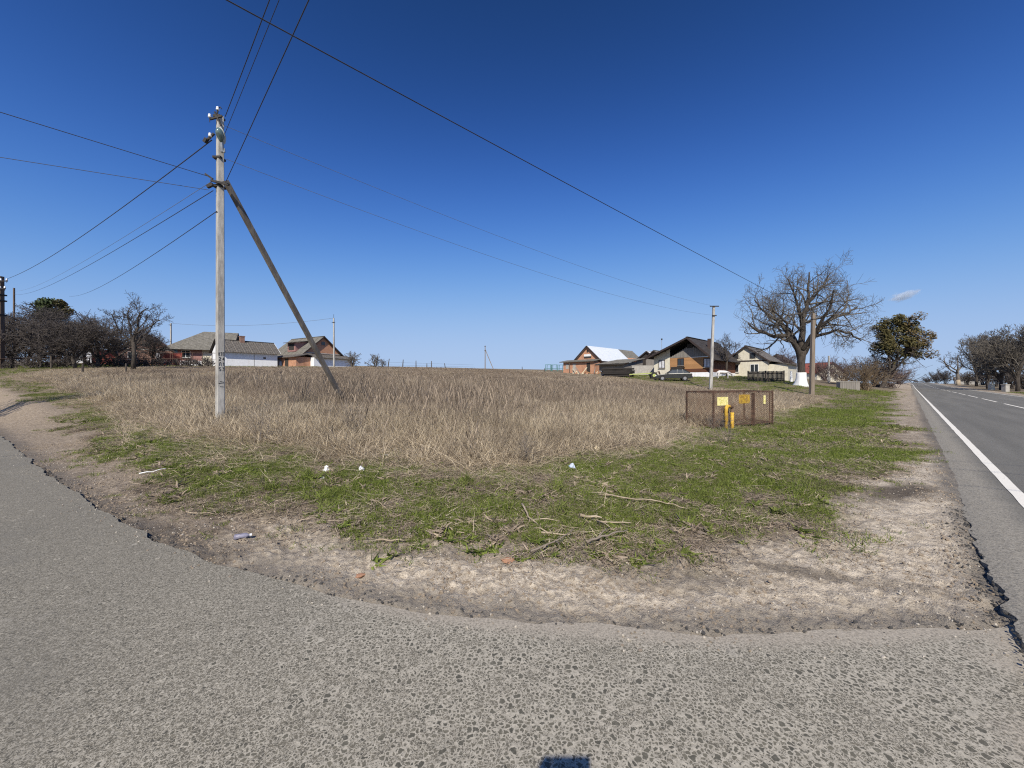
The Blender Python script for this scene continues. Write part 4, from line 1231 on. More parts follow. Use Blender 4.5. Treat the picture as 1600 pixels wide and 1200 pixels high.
def door(parent, x, z, w, h, m, y=0.0):
    p = MB().box(x - w/2, x + w/2, y - .05, y + .04, z, z + h).build('door', m, parent)
    MB().box(x - w/2 - .08, x - w/2, y - .08, y + .02, z, z + h + .08).box(x + w/2, x + w/2 + .08, y - .08, y + .02, z, z + h + .08).box(x - w/2, x + w/2, y - .078, y + .02, z + h, z + h + .08).build('door_frame', 'trim_dark', p)
    MB().beam((x + w*.36, y - .10, z + h*.47), (x + w*.36 + .12, y - .10, z + h*.47), .03).build('handle', 'black_steel', p)
    return p

def sheets(parent, A, B, C, D, nx, ny, m, th=.03, seed=1, name='roof_sheet', gap=.012):
    """a roof slope laid from nx x ny overlapping sheets; A,B ridge corners, D,C eave corners"""
    A, B, C, D = (Vector(p) for p in (A, B, C, D)); rng = random.Random(seed)
    nrm = (B - A).cross(D - A).normalized()
    if nrm.z < 0: nrm = -nrm
    ux = (B - A) / nx; uy = (D - A) / ny
    ex = ux.normalized(); ey = uy.normalized()
    rotm = Matrix((ex, -ey, ex.cross(-ey))).transposed()
    w, h = ux.length, uy.length
    mb = MB()
    npl = max(4, int(w / .14)) // 2 * 2
    for i in range(npl + 1):
        x = -w/2 + (w + .03) * i / npl; zc = (.022 if i % 2 else -.012)
        for yy, dz in ((-h/2 - .10, -.0), (h/2, .0)):
            mb.v.append((x, yy, zc + dz))
    for i in range(npl): mb.f.append((2*i, 2*i + 2, 2*i + 3, 2*i + 1))
    me = mb.mesh(name); me.materials.append(MATS[m])
    for j in range(ny):
        for i in range(nx):
            c = A + ux * (i + .5) + uy * (j + .5) + nrm * (.02 + .018 * (j % 2) + .012 * (i % 2) + rng.uniform(0, .012))
            o = link(name, me, parent, c)
            o.rotation_euler = (rotm @ Euler((rng.gauss(0, .006), R(.2), rng.gauss(0, .006))).to_matrix()).to_euler()
    # boarding below the sheets
    MB().slab(A, B, C, D, .05).build('roof_boarding', 'board_dark', parent)

def gable_house(name, label, cat, loc, rotz, w, l, hw, hr, wall, roof, over=.35, eave=.35, gable=None, roof_sheets=None, left_roof=None, foot=.8):
    """front gable at y=0, spans x in +-w/2, runs back to y=l"""
    o = thing(name, label, cat, loc, rotz)
    MB().prism([(-w/2, -foot), (w/2, -foot), (w/2, hw), (-w/2, hw)], 0, l).build('wall', wall, o)
    sl = (hr - hw) / (w / 2)
    MB().prism([(-w/2 + .02, hw + .002), (w/2 - .02, hw + .002), (0, hr - .06)], .015, l - .015).build('gable', gable or wall, o)
    for sgn in (-1, 1):
        A = (0, -over, hr); B = (0, l + over, hr)
        xe = sgn * (w/2 + eave); ze = hr - sl * (w/2 + eave)
        C = (xe, l + over, ze); D = (xe, -over, ze)
        m = (left_roof or roof) if sgn < 0 else roof
        if roof_sheets:
            sheets(o, A, B, C, D, max(3, int((l + 2*over) / 1.15)), max(2, int(math.hypot(w/2 + eave, sl*(w/2 + eave)) / 1.5)), m, seed=int(abs(loc[0]) * 10))
        else:
            MB().slab(A, B, C, D, .09).build('roof_slope', m, o)
        MB().beam((0, -over - .015, hr - .08), (xe, -over - .015, ze - .08), .03, .2).build('bargeboard', 'trim_dark', o)
    MB().beam((0, -over, hr + .06), (0, l + over, hr + .06), .28, .05).build('ridge_cap', roof, o)
    return o

def chimney(parent, x, y, z0, z1, m='brick_red', w=.55):
    c = MB().box(x - w/2, x + w/2, y - w/2, y + w/2, z0, z1).build('chimney', m, parent)
    MB().box(x - w/2 - .06, x + w/2 + .06, y - w/2 - .06, y + w/2 + .06, z1 + .002, z1 + .12).build('chimney_cap', m, c)

RA = -math.atan2(.719, .695)         # houses on the right stand square to the main road

def dark_house():
    p = Vector((26.0, 56, gz(26, 56))); h0 = 2.45 - p.z
    o = thing('timber_house', 'house with big dark roof, orange board wall and cream side wing', 'house', p, RA)
    b = h0
    MB().box(-3, 3, 0, 11, -.6 + b, .55 + b).build('foundation', 'limewash', o)
    MB().box(-3, 3, .03, 11, .55 + b, 2.75 + b).build('wall', 'board_brown', o)
    MB().box(-5.5, -3.003, .0, 11, -.6 + b, 3.0 + b).build('wing_wall', 'plaster_cream', o)
    MB().poly([(-5.5, .02, 3.0 + b), (-3.0, .02, 3.0 + b), (-3.0, .02, 4.2 + b), (-5.5, .02, 3.15 + b)]).build('wing_gable', 'plaster_cream', o)
    # board cladding: each board a piece of its own
    bd = MB().box(-2.97, 2.97, -.025, .0, 0, .155).mesh('wall_board'); bd.materials.append(MATS['board_orange'])
    bd2 = MB().box(-2.97, 2.97, -.025, .0, 0, .155).mesh('wall_board'); bd2.materials.append(MATS['board_brown'])
    for i in range(13):
        z = .6 + .165 * i + b
        link('wall_board', bd2 if i < 3 else bd, o, (0, .0 - .004 * (i % 2), z))
    # vertical grey boards in the gable
    for i in range(24):
        x = -2.9 + i * .25; top = 2.78 + (1 - abs(x - .0 + .12) / 3.1) * 1.75 + b
        MB().box(x, x + .235, -.03 - .006 * (i % 2), .02, 2.77 + b, max(2.85 + b, top)).build('gable_board', 'board_grey', o)
    MB().box(-.45, .35, -.05, .02, 4.1 + b, 4.75 + b).build('gable_vent', 'board_dark', o)
    # big lopsided roof with a deep front overhang
    L = (-6.3, 2.85 + b); T = (0, 5.62 + b); Rr = (3.75, 2.2 + b)
    for A_, nm in ((L, 'roof_slope'), (Rr, 'roof_slope')):
        MB().slab((T[0], -1.3, T[1]), (T[0], 11.6, T[1]), (A_[0], 11.6, A_[1]), (A_[0], -1.3, A_[1]), .12).build(nm, 'slate_black', o)
        MB().beam((T[0], -1.32, T[1] - .12), (A_[0], -1.32, A_[1] - .12), .04, .26).build('bargeboard', 'trim_dark', o)
        n = 6
        for i in range(n):          # rafter tails under the overhang
            f = (i + .5) / n; x = T[0] + (A_[0] - T[0]) * f; z = T[1] + (A_[1] - T[1]) * f - .2
            MB().beam((x, -1.25, z), (x, .0, z), .08, .12).build('rafter', 'board_dark', o)
    MB().beam((0, -1.3, T[1] + .03), (0, 11.6, T[1] + .03), .3, .07).build('ridge_cap', 'slate_black', o)
    win(o, -4.25, 1.35 + b, .85, 1.1, pane='curtain'); win(o, 2.3, 1.3 + b, .75, 1.15, y=-.03, pane='curtain'); win(o, -1.35, 1.65 + b, .8, .95, y=-.03, mull=1)
    MB().box(-2.5, -.75, -.9, -.06, 1.25 + b, 1.38 + b).build('porch_shelf', 'board_dark', o)
    MB().box(-2.5, -.75, -.9, -.82, .5 + b, 1.24 + b).build('porch_rail', 'beam_dark', o)
    for x in (-2.46, -.79): MB().beam((x, -.86, -.6 + b), (x, -.86, .5 + b), .08).build('porch_post', 'beam_dark', o)
    MB().box(-4.6, -3.75, 2.4, 3.2, 3.2 + b, 4.75 + b).build('chimney', 'brick_dark', o)
    MB().box(1.45, 2.05, 2.6, 3.2, 3.6 + b, 5.55 + b).build('chimney', 'brick_dark', o)
    m = thing('antenna_mast', 'thin antenna mast behind the left chimney of the dark-roofed house', 'antenna', at(1034, 553, 60.5))
    MB().tube([(0, 0, -3), (0, 0, 2.3)], .035, 5).build('mast', 'galvanised', m); MB().beam((-.1, 0, 2.3), (.1, 0, 2.3), .1, .25).build('head', 'black_steel', m)
dark_house()

def cream_house():
    p = Vector((36.5, 60, gz(36.5, 60)))
    o = gable_house('cream_house', 'two-storey cream house with dark beam across its gable', 'house', p, RA, 6.0, 9, 2.65, 4.95, 'plaster_cream', 'asbestos_dark', gable='plaster_cream', over=.3)
    MB().box(-3.02, 3.02, -.05, -.003, 2.5, 2.68).build('beam', 'trim_dark', o)
    win(o, -1.35, 3.05, .55, .6, mull=0, sill=False, y=.01); win(o, .95, 3.05, .6, .65, mull=0, sill=False, y=.01)
    win(o, 1.2, .9, 1.0, 1.1, frame='trim_white'); win(o, -1.5, .9, 1.0, 1.1, frame='trim_white')
    MB().box(3.003, 5.4, .4, 6, -.6, 2.0).build('annex_wall', 'plaster_cream', o)
    MB().slab((3.0, .1, 2.6), (3.0, 6.2, 2.6), (5.8, 6.2, 1.95), (5.8, .1, 1.95), .08).build('annex_roof', 'asbestos_dark', o)
    # cream house behind
    p = on(1213, 78); h = gable_house('far_house', 'far small cream-gabled house between cream house and big tree', 'house', p, RA, 5, 7, 2.6, 4.6, 'plaster_cream', 'asbestos_dark')
cream_house()

def brick_barn():
    p = Vector((14.75, 75, gz(14.75, 75)))
    o = thing('brick_barn', 'orange brick barn with bright white sheet roof', 'barn', p, RA)
    MB().box(-3, 3, 0, 17, -.6, 2.7).build('wall', 'brick_orange', o)
    MB().prism([(-2.98, 2.702), (2.98, 2.702), (0, 5.3)], .01, 16.9).build('gable', 'brick_orange', o)
    for sgn in (-1, 1):
        xe, ze = sgn * 3.45, 5.4 - .9 * 3.45
        MB().slab((0, -.35, 5.4), (0, 11.2, 5.4), (xe, 11.2, ze), (xe, -.35, ze), .08).build('roof_slope', 'sheet_white', o)
        MB().slab((0, 11.22, 5.36), (0, 17.4, 5.36), (xe, 17.4, ze - .04), (xe, 11.22, ze - .04), .08).build('roof_slope', 'asbestos_grey', o)
        MB().beam((0, -.37, 5.3), (xe, -.37, ze - .1), .05, .24).build('bargeboard', 'trim_dark', o)
    MB().box(-.18, .18, -.03, .02, 4.1, 4.55).build('gable_vent', 'board_dark', o)
    MB().box(-.85, .85, -.03, .02, 2.95, 3.3).build('hay_door', 'board_dark', o)
    MB().box(-.8, .8, -.07, .01, 3.32, 3.75).build('hay_shutter', 'trim_white', o)
    # front lean-to
    MB().box(-4.4, 2.8, -2.0, -.003, -.6, 2.25).build('leanto_wall', 'brick_orange', o)
    MB().slab((-5.0, -2.5, 2.32), (3.1, -2.5, 2.32), (3.1, .0, 2.75), (-5.0, .0, 2.75), .16).build('leanto_roof', 'asbestos_grey', o)
    for x, w in ((-3.4, .7), (-1.7, .7), (1.6, .8)):
        MB().box(x - w/2, x + w/2, -2.04, -1.97, .9 if x < -2 else -.2, 1.9).build('door' if x > -2 else 'window', 'board_dark' if x > 0 else 'plaster_grey', o)
    MB().beam((-2.55, -2.35, -.4), (-2.55, -2.35, 2.3), .1).build('post', 'post_wood', o)
brick_barn()

def plank_shed():
    p = Vector((18.7, 64, gz(18.7, 64)))
    o = thing('plank_shed', 'weathered grey plank shed with low dark roof beside the brick barn', 'shed', p, RA)
    # corner at origin; front wall runs to -x, side wall runs to +y
    MB().box(-4.8, -.05, .05, 6.4, -.5, 1.85).build('wall', 'board_dark', o)
    rng = random.Random(4)
    for i in range(26):
        x = -4.85 + i * .186
        MB().box(x, x + .17, -.0 - rng.uniform(0, .02), .045, -.5, 1.82 + rng.uniform(-.05, .05)).build('plank', 'board_grey', o)
    for i in range(34):
        y = .06 + i * .186; top = 1.85 + .16 * y
        MB().box(-.045, .0 + rng.uniform(0, .02), y, y + .17, -.5, top - .05).build('plank', 'board_grey', o)
    sheets(o, (-5.3, 6.6, 2.98), (.4, 6.6, 2.98), (.4, -.7, 1.85), (-5.3, -.7, 1.85), 5, 4, 'asbestos_grey', seed=5)
    MB().beam((-5.3, -.72, 1.76), (.4, -.72, 1.76), .05, .16).build('fascia', 'board_dark', o)
    # low concrete wall and small shed roofs behind
    w = thing('yard_wall', 'low grey concrete wall between plank shed and dark-roofed house', 'wall', on(1005, 64), RA * .4)
    MB().box(-1.8, 1.8, -.1, .1, -.4, 1.5).build('wall_panel', 'plaster_grey', w); MB().box(-1.85, 1.85, -.14, .14, 1.5, 1.58).build('coping', 'plaster_grey', w)
    gable_house('white_roof_shed', 'small shed with white roof behind the plank shed', 'shed', on(1011, 80), RA, 4.5, 6, 3.0, 4.6, 'board_dark', 'sheet_white')
    gable_house('grey_roof_shed', 'small grey-roofed shed left of the dark house chimney', 'shed', on(1022, 76), RA, 3.4, 6, 3.2, 4.6, 'board_grey', 'asbestos_grey')
plank_shed()

def left_houses():
    # limewashed barn
    a = Vector((-44.2, 58.5)); e = Vector((.62, .785)); L = 7.7
    z = gz(-43, 62)
    o = thing('white_barn', 'long low white limewashed barn with mossy dark roof', 'barn', (a.x, a.y, z), math.atan2(e.y, e.x))
    # local x along the lit wall, y goes back
    MB().box(0, L, 0, 5, -.8, 2.25).build('wall', 'limewash', o)
    MB().box(0, L, .0, 5, 2.252, 2.27).build('wall_plate', 'board_dark', o)
    MB().poly([(L, 0, 2.28), (L, 5, 2.28), (L, 2.5, 4.0)]).poly([(0, 0, 2.28), (0, 2.5, 4.0), (0, 5, 2.28)]).build('gable', 'limewash', o)
    sheets(o, (-.3, 2.5, 4.2), (L + .35, 2.5, 4.2), (L + .35, -.45, 2.2), (-.3, -.45, 2.2), 8, 3, 'asbestos_dark', seed=9)
    sheets(o, (L + .35, 2.5, 4.2), (-.3, 2.5, 4.2), (-.3, 5.45, 2.2), (L + .35, 5.45, 2.2), 8, 3, 'asbestos_dark', seed=10)
    MB().beam((L + .38, 2.5, 4.15), (L + .38, -.48, 2.15), .05, .16).build('bargeboard', 'trim_white', o)
    MB().beam((-.3, 2.5, 4.27), (L + .35, 2.5, 4.27), .3, .06).build('ridge_cap', 'asbestos_dark', o)
    MB().box(5.6, 5.95, -.03, .02, 1.35, 1.6).build('window', 'board_dark', o)
    MB().box(4.25, 4.33, -.02, .02, -.5, 2.1).build('wall_joint', 'plaster_grey', o)
    chimney(o, 3.3, 2.3, 3.2, 4.9, 'brick_brown', .6)
    # grey-roofed house behind the main pole
    p = on(318, 66)
    o = thing('grey_house', 'pink-walled house with large grey roof behind the main pole', 'house', p + Vector((0, 0, .45)), R(25))
    MB().box(-4.6, 3.6, 0, 7, -.8, 2.5).build('wall', 'plaster_pink', o)
    MB().box(-.2, 3.62, -.05, -.003, -.8, 2.45).build('porch_wall', 'plaster_cream', o)
    MB().prism([(-.02, 2.52), (7.02, 2.52), (3.5, 5.4)], 0, .2).build('gable', 'plaster_blue', o, loc=(3.6, 0, 0), rot=(0, 0, R(90)))
    MB().slab((-.8, 3.5, 5.75), (4.3, 3.5, 5.75), (4.3, -.9, 2.2), (-5.6, -.9, 2.2), .08).build('roof_slope', 'asbestos_grey', o)
    MB().slab((4.3, 3.5, 5.75), (-.8, 3.5, 5.75), (-5.6, 7.8, 2.2), (4.3, 7.8, 2.2), .08).build('roof_slope', 'asbestos_grey', o)
    MB().slab((-.8, 3.5, 5.75), (-.8, 3.51, 5.75), (-5.6, 7.8, 2.2), (-5.6, -.9, 2.2), .08).build('roof_slope', 'asbestos_grey', o)
    MB().beam((4.32, 3.5, 5.65), (4.32, -.95, 2.1), .05, .24).beam((4.32, 3.5, 5.65), (4.32, 7.8, 2.1), .05, .24).build('bargeboard', 'trim_dark', o)
    win(o, -2.4, .9, 1.1, 1.1, frame='trim_white'); win(o, 1.6, .9, .9, 1.1, y=-.05, frame='trim_white')
    MB().box(-4.62, -3.5, -.06, -.003, .4, 2.3).build('blue_shutter', 'plaster_blue', o)
    MB().box(-4.7, 3.7, -.04, -.001, -.8, .35).build('plinth', 'limewash', o)
    # brick house with dormer
    p = on(505, 70); p.z -= .1
    o = gable_house('brick_house', 'brick-gabled house with long grey roof and dormer beside the slim pole', 'house', p, R(60), 7.4, 9.5, 2.5, 5.6, 'brick_red', 'asbestos_grey', gable='brick_orange', over=.4, eave=.6, roof_sheets=True)
    MB().box(-.35, .35, -.03, .02, 4.0, 4.6).build('gable_window', 'window_glass', o)
    MB().box(-3.6, 3.6, -.06, -.002, 2.4, 2.56).build('string_course', 'plaster_grey', o)
    # dormer on the left slope
    MB().prism([(-3.6, 2.75), (-1.4, 2.75), (-1.4, 4.6), (-3.6, 4.35)], 2.6, 5.0).build('dormer', 'plaster_pink', o)
    MB().slab((-1.0, 2.2, 4.9), (-1.0, 5.4, 4.9), (-4.2, 5.4, 4.38), (-4.2, 2.2, 4.38), .1).build('dormer_roof', 'asbestos_dark', o)
    MB().box(-3.64, -3.58, 3.0, 4.6, 3.05, 4.15).build('dormer_window', 'board_dark', o)
    # lean-tos along the lit long side and before the gable
    MB().box(-6.2, -3.703, -2.0, 5.6, -.8, 1.55).build('leanto_wall', 'brick_orange', o)
    MB().slab((-3.72, -2.4, 2.25), (-3.72, 6.0, 2.25), (-6.7, 6.0, 1.55), (-6.7, -2.4, 1.55), .12).build('leanto_roof', 'asbestos_dark', o)
    MB().box(-3.69, 3.9, -3.0, -.003, -.8, 1.5).build('leanto_wall', 'limewash', o)
    MB().slab((-3.6, -3.5, 1.52), (4.6, -3.5, 1.52), (4.6, .0, 2.3), (-3.6, .0, 2.3), .12).build('leanto_roof', 'asbestos_dark', o)
    MB().box(-6.24, -6.19, .2, 1.2, -.5, 1.3).build('door', 'board_dark', o)
    MB().box(-6.24, -6.19, 3.2, 4.2, .3, 1.1).build('window', 'window_glass', o)
    # brown house among the orchard trees
    p = on(228, 62)
    o = gable_house('brown_house', 'brown brick gable house half hidden behind the tall bare tree', 'house', p, R(34), 6.6, 9, 2.5, 4.9, 'brick_brown', 'plaster_red', gable='brick_brown', over=.25)
    win(o, -1.6, .9, .9, 1.1, frame='trim_white'); win(o, 1.7, .8, .9, 1.2, frame='trim_white', pane='curtain'); MB().box(-.45, .45, -.04, .02, 3.0, 3.8).build('gable_window', 'window_glass', o)
    MB().box(-3.35, 3.35, -.05, -.003, 2.42, 2.56).build('string_course', 'plaster_grey', o)
    gable_house('white_outbuilding', 'small white outbuilding glimpsed through the orchard', 'shed', on(140, 70), R(40), 5, 5, 2.2, 3.4, 'limewash', 'asbestos_grey')
    o = thing('red_wall', 'dull red brick wall behind the orchard trunks', 'wall', on(163, 66), R(40))
    MB().box(-1.5, 1.5, -.12, .12, -.4, 2.3).build('wall_panel', 'plaster_red', o); MB().box(-1.6, 1.6, -.16, .16, 2.3, 2.4).build('coping', 'asbestos_grey', o)
    o = thing('red_gate', 'dark red metal gate beside the grey-roofed house', 'gate', on(266, 58), R(35))
    for s in (-1, 1):
        MB().box(min(0, s * 1.2) + .02, max(0, s * 1.2) - .02, -.02, .02, .1, 1.9).build('gate_leaf', 'plaster_red', o)
        MB().beam((s * 1.28, 0, -.3), (s * 1.28, 0, 2.0), .12).build('gate_post', 'plaster_red', o)
    tag(MB().lathe([(.55, -.3), (.6, .2), (.5, .9), (.2, 1.25)], 10).build('water_tank', 'galvanised', None, loc=on(438, 66)), 'small dark tank at the right end of the white barn', 'tank')
left_houses()
right_row()

def mid_house():
    p = on(1300, 92)
    o = gable_house('red_roof_house', 'far low house with reddish roof seen right of the leaning old pole', 'house', p, RA + R(60), 9, 12, 2.6, 5.0, 'plaster_cream', 'plaster_red')
    chimney(o, -2.0, 3, 3.2, 5.2, 'limewash')
    for x in (-3, -1, 1.2, 3.2): win(o, x, .9, .9, 1.1, frame='trim_white')
    o = thing('picket_fence', 'dark close-boarded picket fence in front of the cream house', 'fence', on(1197, 47), R(-12))
    pm = MB().box(-.055, .055, -.015, .015, .05, 1.28).mesh('picket'); pm.materials.append(MATS['board_dark'])
    for i in range(29): link('picket', pm, o, (-1.95 + i * .139, -.03, random.uniform(-.03, .03)))
    for z in (.35, 1.0): MB().beam((-2.0, 0, z), (2.0, 0, z), .05, .09).build('rail', 'board_dark', o)
    for x in (-1.98, 0, 1.98): MB().beam((x, .06, -.4), (x, .06, 1.35), .1).build('post', 'board_dark', o)
    o = thing('grey_bin', 'low grey boarded box beside the big brown bush', 'bin', on(1325, 46), R(-20))
    for i in range(9): MB().box(-.95 + i * .212, -.95 + i * .212 + .2, -.5 - .01 * (i % 2), -.46, -.1, .98).build('board', 'board_grey', o)
    MB().box(-.95, .955, -.455, .5, -.1, .95).build('box', 'plaster_grey', o); MB().box(-1.0, 1.0, -.56, .55, .985, 1.03).build('lid', 'plaster_grey', o)
    for px, d, h, w, lean, lab in ((1245, 50, 3.1, .16, .12, 'leaning white post behind the big tree'), (1236, 52, 1.5, .28, .02, 'short whitewashed stump left of the big tree')):
        tag(MB().tube([(0, 0, -.3), (lean, 0, h)], [w * .7, w * .4], 8).build('white_post', 'whitewash', None, loc=on(px, d)), lab, 'post')
mid_house()

# ------------------------------------------------------------------ utility poles
STROKES = {  # stencil strokes on a 1 x 1.5 cell
    'К': [((0,0),(0,1.5)), ((0,.7),(1,1.5)), ((.25,.85),(1,0))], 'Т': [((0,1.5),(1,1.5)), ((.5,0),(.5,1.5))], 'П': [((0,0),(0,1.5)), ((0,1.5),(1,1.5)), ((1,1.5),(1,0))],
    'Л': [((0,0),(.35,1.5)), ((.35,1.5),(1,1.5)), ((1,1.5),(1,0))], '1': [((.5,0),(.5,1.5)), ((.15,1.1),(.5,1.5))], '2': [((0,1.3),(.5,1.5)), ((.5,1.5),(1,1.2)), ((1,1.2),(0,0)), ((0,0),(1,0))],
    '4': [((.75,0),(.75,1.5)), ((.75,1.5),(0,.5)), ((0,.5),(1,.5))], '5': [((1,1.5),(0,1.5)), ((0,1.5),(0,.85)), ((0,.85),(.8,.85)), ((.8,.85),(1,.45)), ((1,.45),(.7,0)), ((.7,0),(0,.1))],
    '3': [((0,1.5),(1,1.5)), ((1,1.5),(.4,.9)), ((.4,.9),(1,.55)), ((1,.55),(.7,0)), ((.7,0),(0,.1))]}

def stencil(parent, text, x, z, w, h, y, t=.018):
    mb = MB()
    for (a, b) in STROKES[text]:
        mb.beam((x + a[0] * w, y, z + a[1] / 1.5 * h), (x + b[0] * w, y, z + b[1] / 1.5 * h), .004, t)
    # beam cross-section: make the stroke wide in the wall plane
    o = mb.build('stencilled_sign', 'stencil_black', parent, rot=(0, 0, R(52)))
    return o

def insulator(parent, p, up=True, s=1.0):
    c = MB().lathe([(.018 * s, -.06 * s), (.05 * s, -.05 * s), (.055 * s, -.01 * s), (.035 * s, .0), (.05 * s, .02 * s), (.045 * s, .06 * s), (.02 * s, .085 * s)], 10, p).build('insulator', 'porcelain', parent, True)
    MB().tube([(p[0], p[1], p[2] - .22 * s), (p[0], p[1], p[2] - .05 * s)], .012 * s, 6).build('pin', 'black_steel', c)
    return c

def shaft(mb, h, w0, w1, z0=-.6, lean=(0, 0)):
    """tapered chamfered concrete shaft"""
    b = len(mb.v); c = .22
    def ring(w, z, t):
        k = w / 2; q = k * (1 - c * 2 * .5)
        return [(x + lean[0] * t, y + lean[1] * t, z) for x, y in ((-q,-k),(q,-k),(k,-q),(k,q),(q,k),(-q,k),(-k,q),(-k,-q))]
    n = 5
    for i in range(n + 1):
        t = i / n; mb.v += ring(w0 + (w1 - w0) * t, z0 + (h - z0) * t, t)
    for i in range(n):
        for k in range(8): mb.f.append((b + i*8 + k, b + i*8 + (k+1) % 8, b + (i+1)*8 + (k+1) % 8, b + (i+1)*8 + k))
    mb.f.append(tuple(b + n*8 + k for k in range(8)))
    return mb

PK = 1.13
PX, PY = -7.6 * PK, 10.0 * PK
PZ = gz(PX, PY)
def main_pole():
    o = thing('utility_pole', 'tall near concrete utility pole with lamp, brace and stencilled number', 'utility pole', (PX, PY, PZ))
    H = EYE + 6.92 * PK - PZ
    def Z(py): return EYE + (597 - py) / 600.0 * PY - PZ          # height on the pole of a point seen at that row
    shaft(MB(), H, .20, .16).build('shaft', 'pole_concrete', o, rot=(0, 0, R(52)))
    # diagonal brace
    foot = at(549, 640, 15.6) - Vector((PX, PY, PZ)); foot.z = gz(foot.x + PX, foot.y + PY) - .4 - PZ
    br = MB().beam((.17, -.02, Z(283)), foot, .125, .125, .14, .14).build('brace', 'brace_concrete', o)
    # steel clamps and hooks
    for z, w in ((Z(184), .20), (Z(248), .23), (Z(292), .26)):
        MB().box(-.03 - w/2, -.03 + w/2, -.115, .115, z - .03, z + .03).build('clamp', 'black_steel', o)
    MB().beam((-.16, -.14, Z(286)), (.38, -.16, Z(293)), .05, .06).build('brace_bracket', 'black_steel', o)
    MB().beam((-.32, -.15, Z(276)), (-.1, -.15, Z(284)), .04, .05).build('hook', 'black_steel', o)
    MB().beam((-.26, -.15, Z(296)), (-.1, -.15, Z(292)), .07, .09).build('hook', 'black_steel', o)
    MB().beam((-.36, -.1, Z(225)), (-.1, -.1, Z(212)), .05, .05).beam((-.38, -.1, Z(226)), (-.31, -.1, Z(220)), .09, .08).build('hook', 'black_steel', o)
    MB().beam((-.2, -.13, Z(191)), (.16, -.13, Z(186)), .045, .05).beam((-.05, -.14, Z(180)), (.13, -.14, Z(201)), .035, .04).build('top_bracket', 'black_steel', o)
    MB().beam((-.06, -.05, Z(186)), (-.03, -.05, Z(172)), .03, .03).tube([(.0, -.05, Z(171)), (.06, -.08, Z(170)), (.12, -.1, Z(174))], .012, 6).build('top_pin', 'black_steel', o)
    insulator(o, (-.035, -.05, Z(172)), s=.8); insulator(o, (-.19, -.15, Z(187)), s=.8); insulator(o, (-.19, -.14, Z(216)), s=.8)
    # street lamp head hanging on the front face, its glass towards the road
    lp = thing('street_lamp', 'oval glass street lamp head fixed high on the near pole', 'street lamp', (PX + .15, PY - .13, PZ + Z(222)))
    n = 16
    def oval(s, y):
        out = []
        for k in range(n):
            a = 2 * math.pi * k / n; zz = math.sin(a); x = math.cos(a) * (.115 if zz > 0 else .115 * (1 + zz * .45))
            out.append((x * s, y + zz * -.05, (zz * .20 + .06) * s + .02))
        return out
    def shell(rings):
        mb = MB()
        for r in rings: mb.v += r
        for i in range(len(rings) - 1):
            for k in range(n): mb.f.append((i*n + k, i*n + (k+1) % n, (i+1)*n + (k+1) % n, (i+1)*n + k))
        mb.f.append(tuple((len(rings)-1)*n + k for k in range(n))); mb.f.append(tuple(reversed(range(n))))
        return mb
    shell([oval(.7, .06), oval(1.0, .0), oval(1.06, -.05), oval(1.0, -.06)]).build('housing', 'lamp_grey', lp, True)
    shell([oval(.94, -.062), oval(.9, -.10), oval(.65, -.145), oval(.25, -.165)]).build('lens', 'lamp_lens', lp, True)
    MB().beam((-.02, .05, -.34), (0, -.01, -.1), .07, .07).beam((-.05, .05, -.30), (.05, .05, -.30), .04, .12).build('arm', 'galvanised', lp)
    # stencilled inventory marks
    y = -.142
    for row, py in (('КТП', 556), ('24', 563.5), ('Л1', 571.5), ('53', 579.5)):
        wch = .034 if len(row) == 3 else .045
        gap = .052 if len(row) == 3 else .085
        x0 = -.066 if len(row) == 3 else -.055
        z = Z(py); kx = x0
        for ch in row:
            stencil(o, ch, kx, z, wch, .095, -.0995, .014); kx += gap
    rng = random.Random(2)
    for py in (596, 599, 604):
        MB().beam((-.07 + rng.uniform(0, .04), -.1005, Z(py)), (.06, -.1005, Z(py + rng.uniform(-1, 1))), .004, .012).build('chalk_mark', 'stencil_black', o, rot=(0, 0, R(52)))
main_pole()

def pole(name, label, px, d, top, w0=.24, w1=.18, mat='pole_concrete', lean=(0, 0), arms=(), brace=None, ins=True, group=None):
    p = on(px, d); o = thing(name, label, 'utility pole', p, 0, group)
    H = EYE + (597 - top) / 600 * d - p.z
    shaft(MB(), H, w0, w1, -.6, lean).build('shaft', mat, o)
    for dz, ln, both in arms:
        x0 = -ln if both else 0
        a = MB().beam((lean[0] + x0, -w1 * .7, H - dz), (lean[0] + ln, -w1 * .7, H - dz), .08, .09).build('crossarm', 'black_steel', o)
        if ins:
            for x in ((x0 + .06, ln - .06) if both else (ln * .35, ln - .06)):
                insulator(o, (lean[0] + x, -w1 * .7, H - dz + .14), s=1.5)
    if brace:
        MB().beam((lean[0], 0, H - 1.2), (brace, 0, -.4), .2, .2).build('brace', mat, o)
    return o, p + Vector((lean[0], lean[1], H))

G = 'slim concrete poles round the field'
P1113, T1113 = pole('utility_pole', 'pale concrete pole with two short crossarms behind the gas cage', 1110, 37, 478, .26, .19, lean=(.32, 0), arms=((.06, .42, True), (.95, .2, True)), ins=False, group=G)
P1270, T1270 = pole('utility_pole', 'plain weathered old pole standing in front of the big tree trunk', 1268, 34, 490, .34, .26, 'pole_wood', lean=(.16, 0), ins=False)
MB().box(.16 - .15, .16 + .15, -.15, .15, T1270.z - P1270.location.z - .55, T1270.z - P1270.location.z - .48).build('steel_band', 'black_steel', P1270)
P521, T521 = pole('utility_pole', 'slim pole beside the brick house with a dark upper half', 522, 61, 497, .26, .16, lean=(-.05, 0), arms=((.7, .25, True),), ins=False, group=G)
MB().tube([(-.05, 0, T521.z - P521.location.z - .1), (-.05, 0, T521.z - P521.location.z + .6)], .03, 6).build('top_spike', 'black_steel', P521)
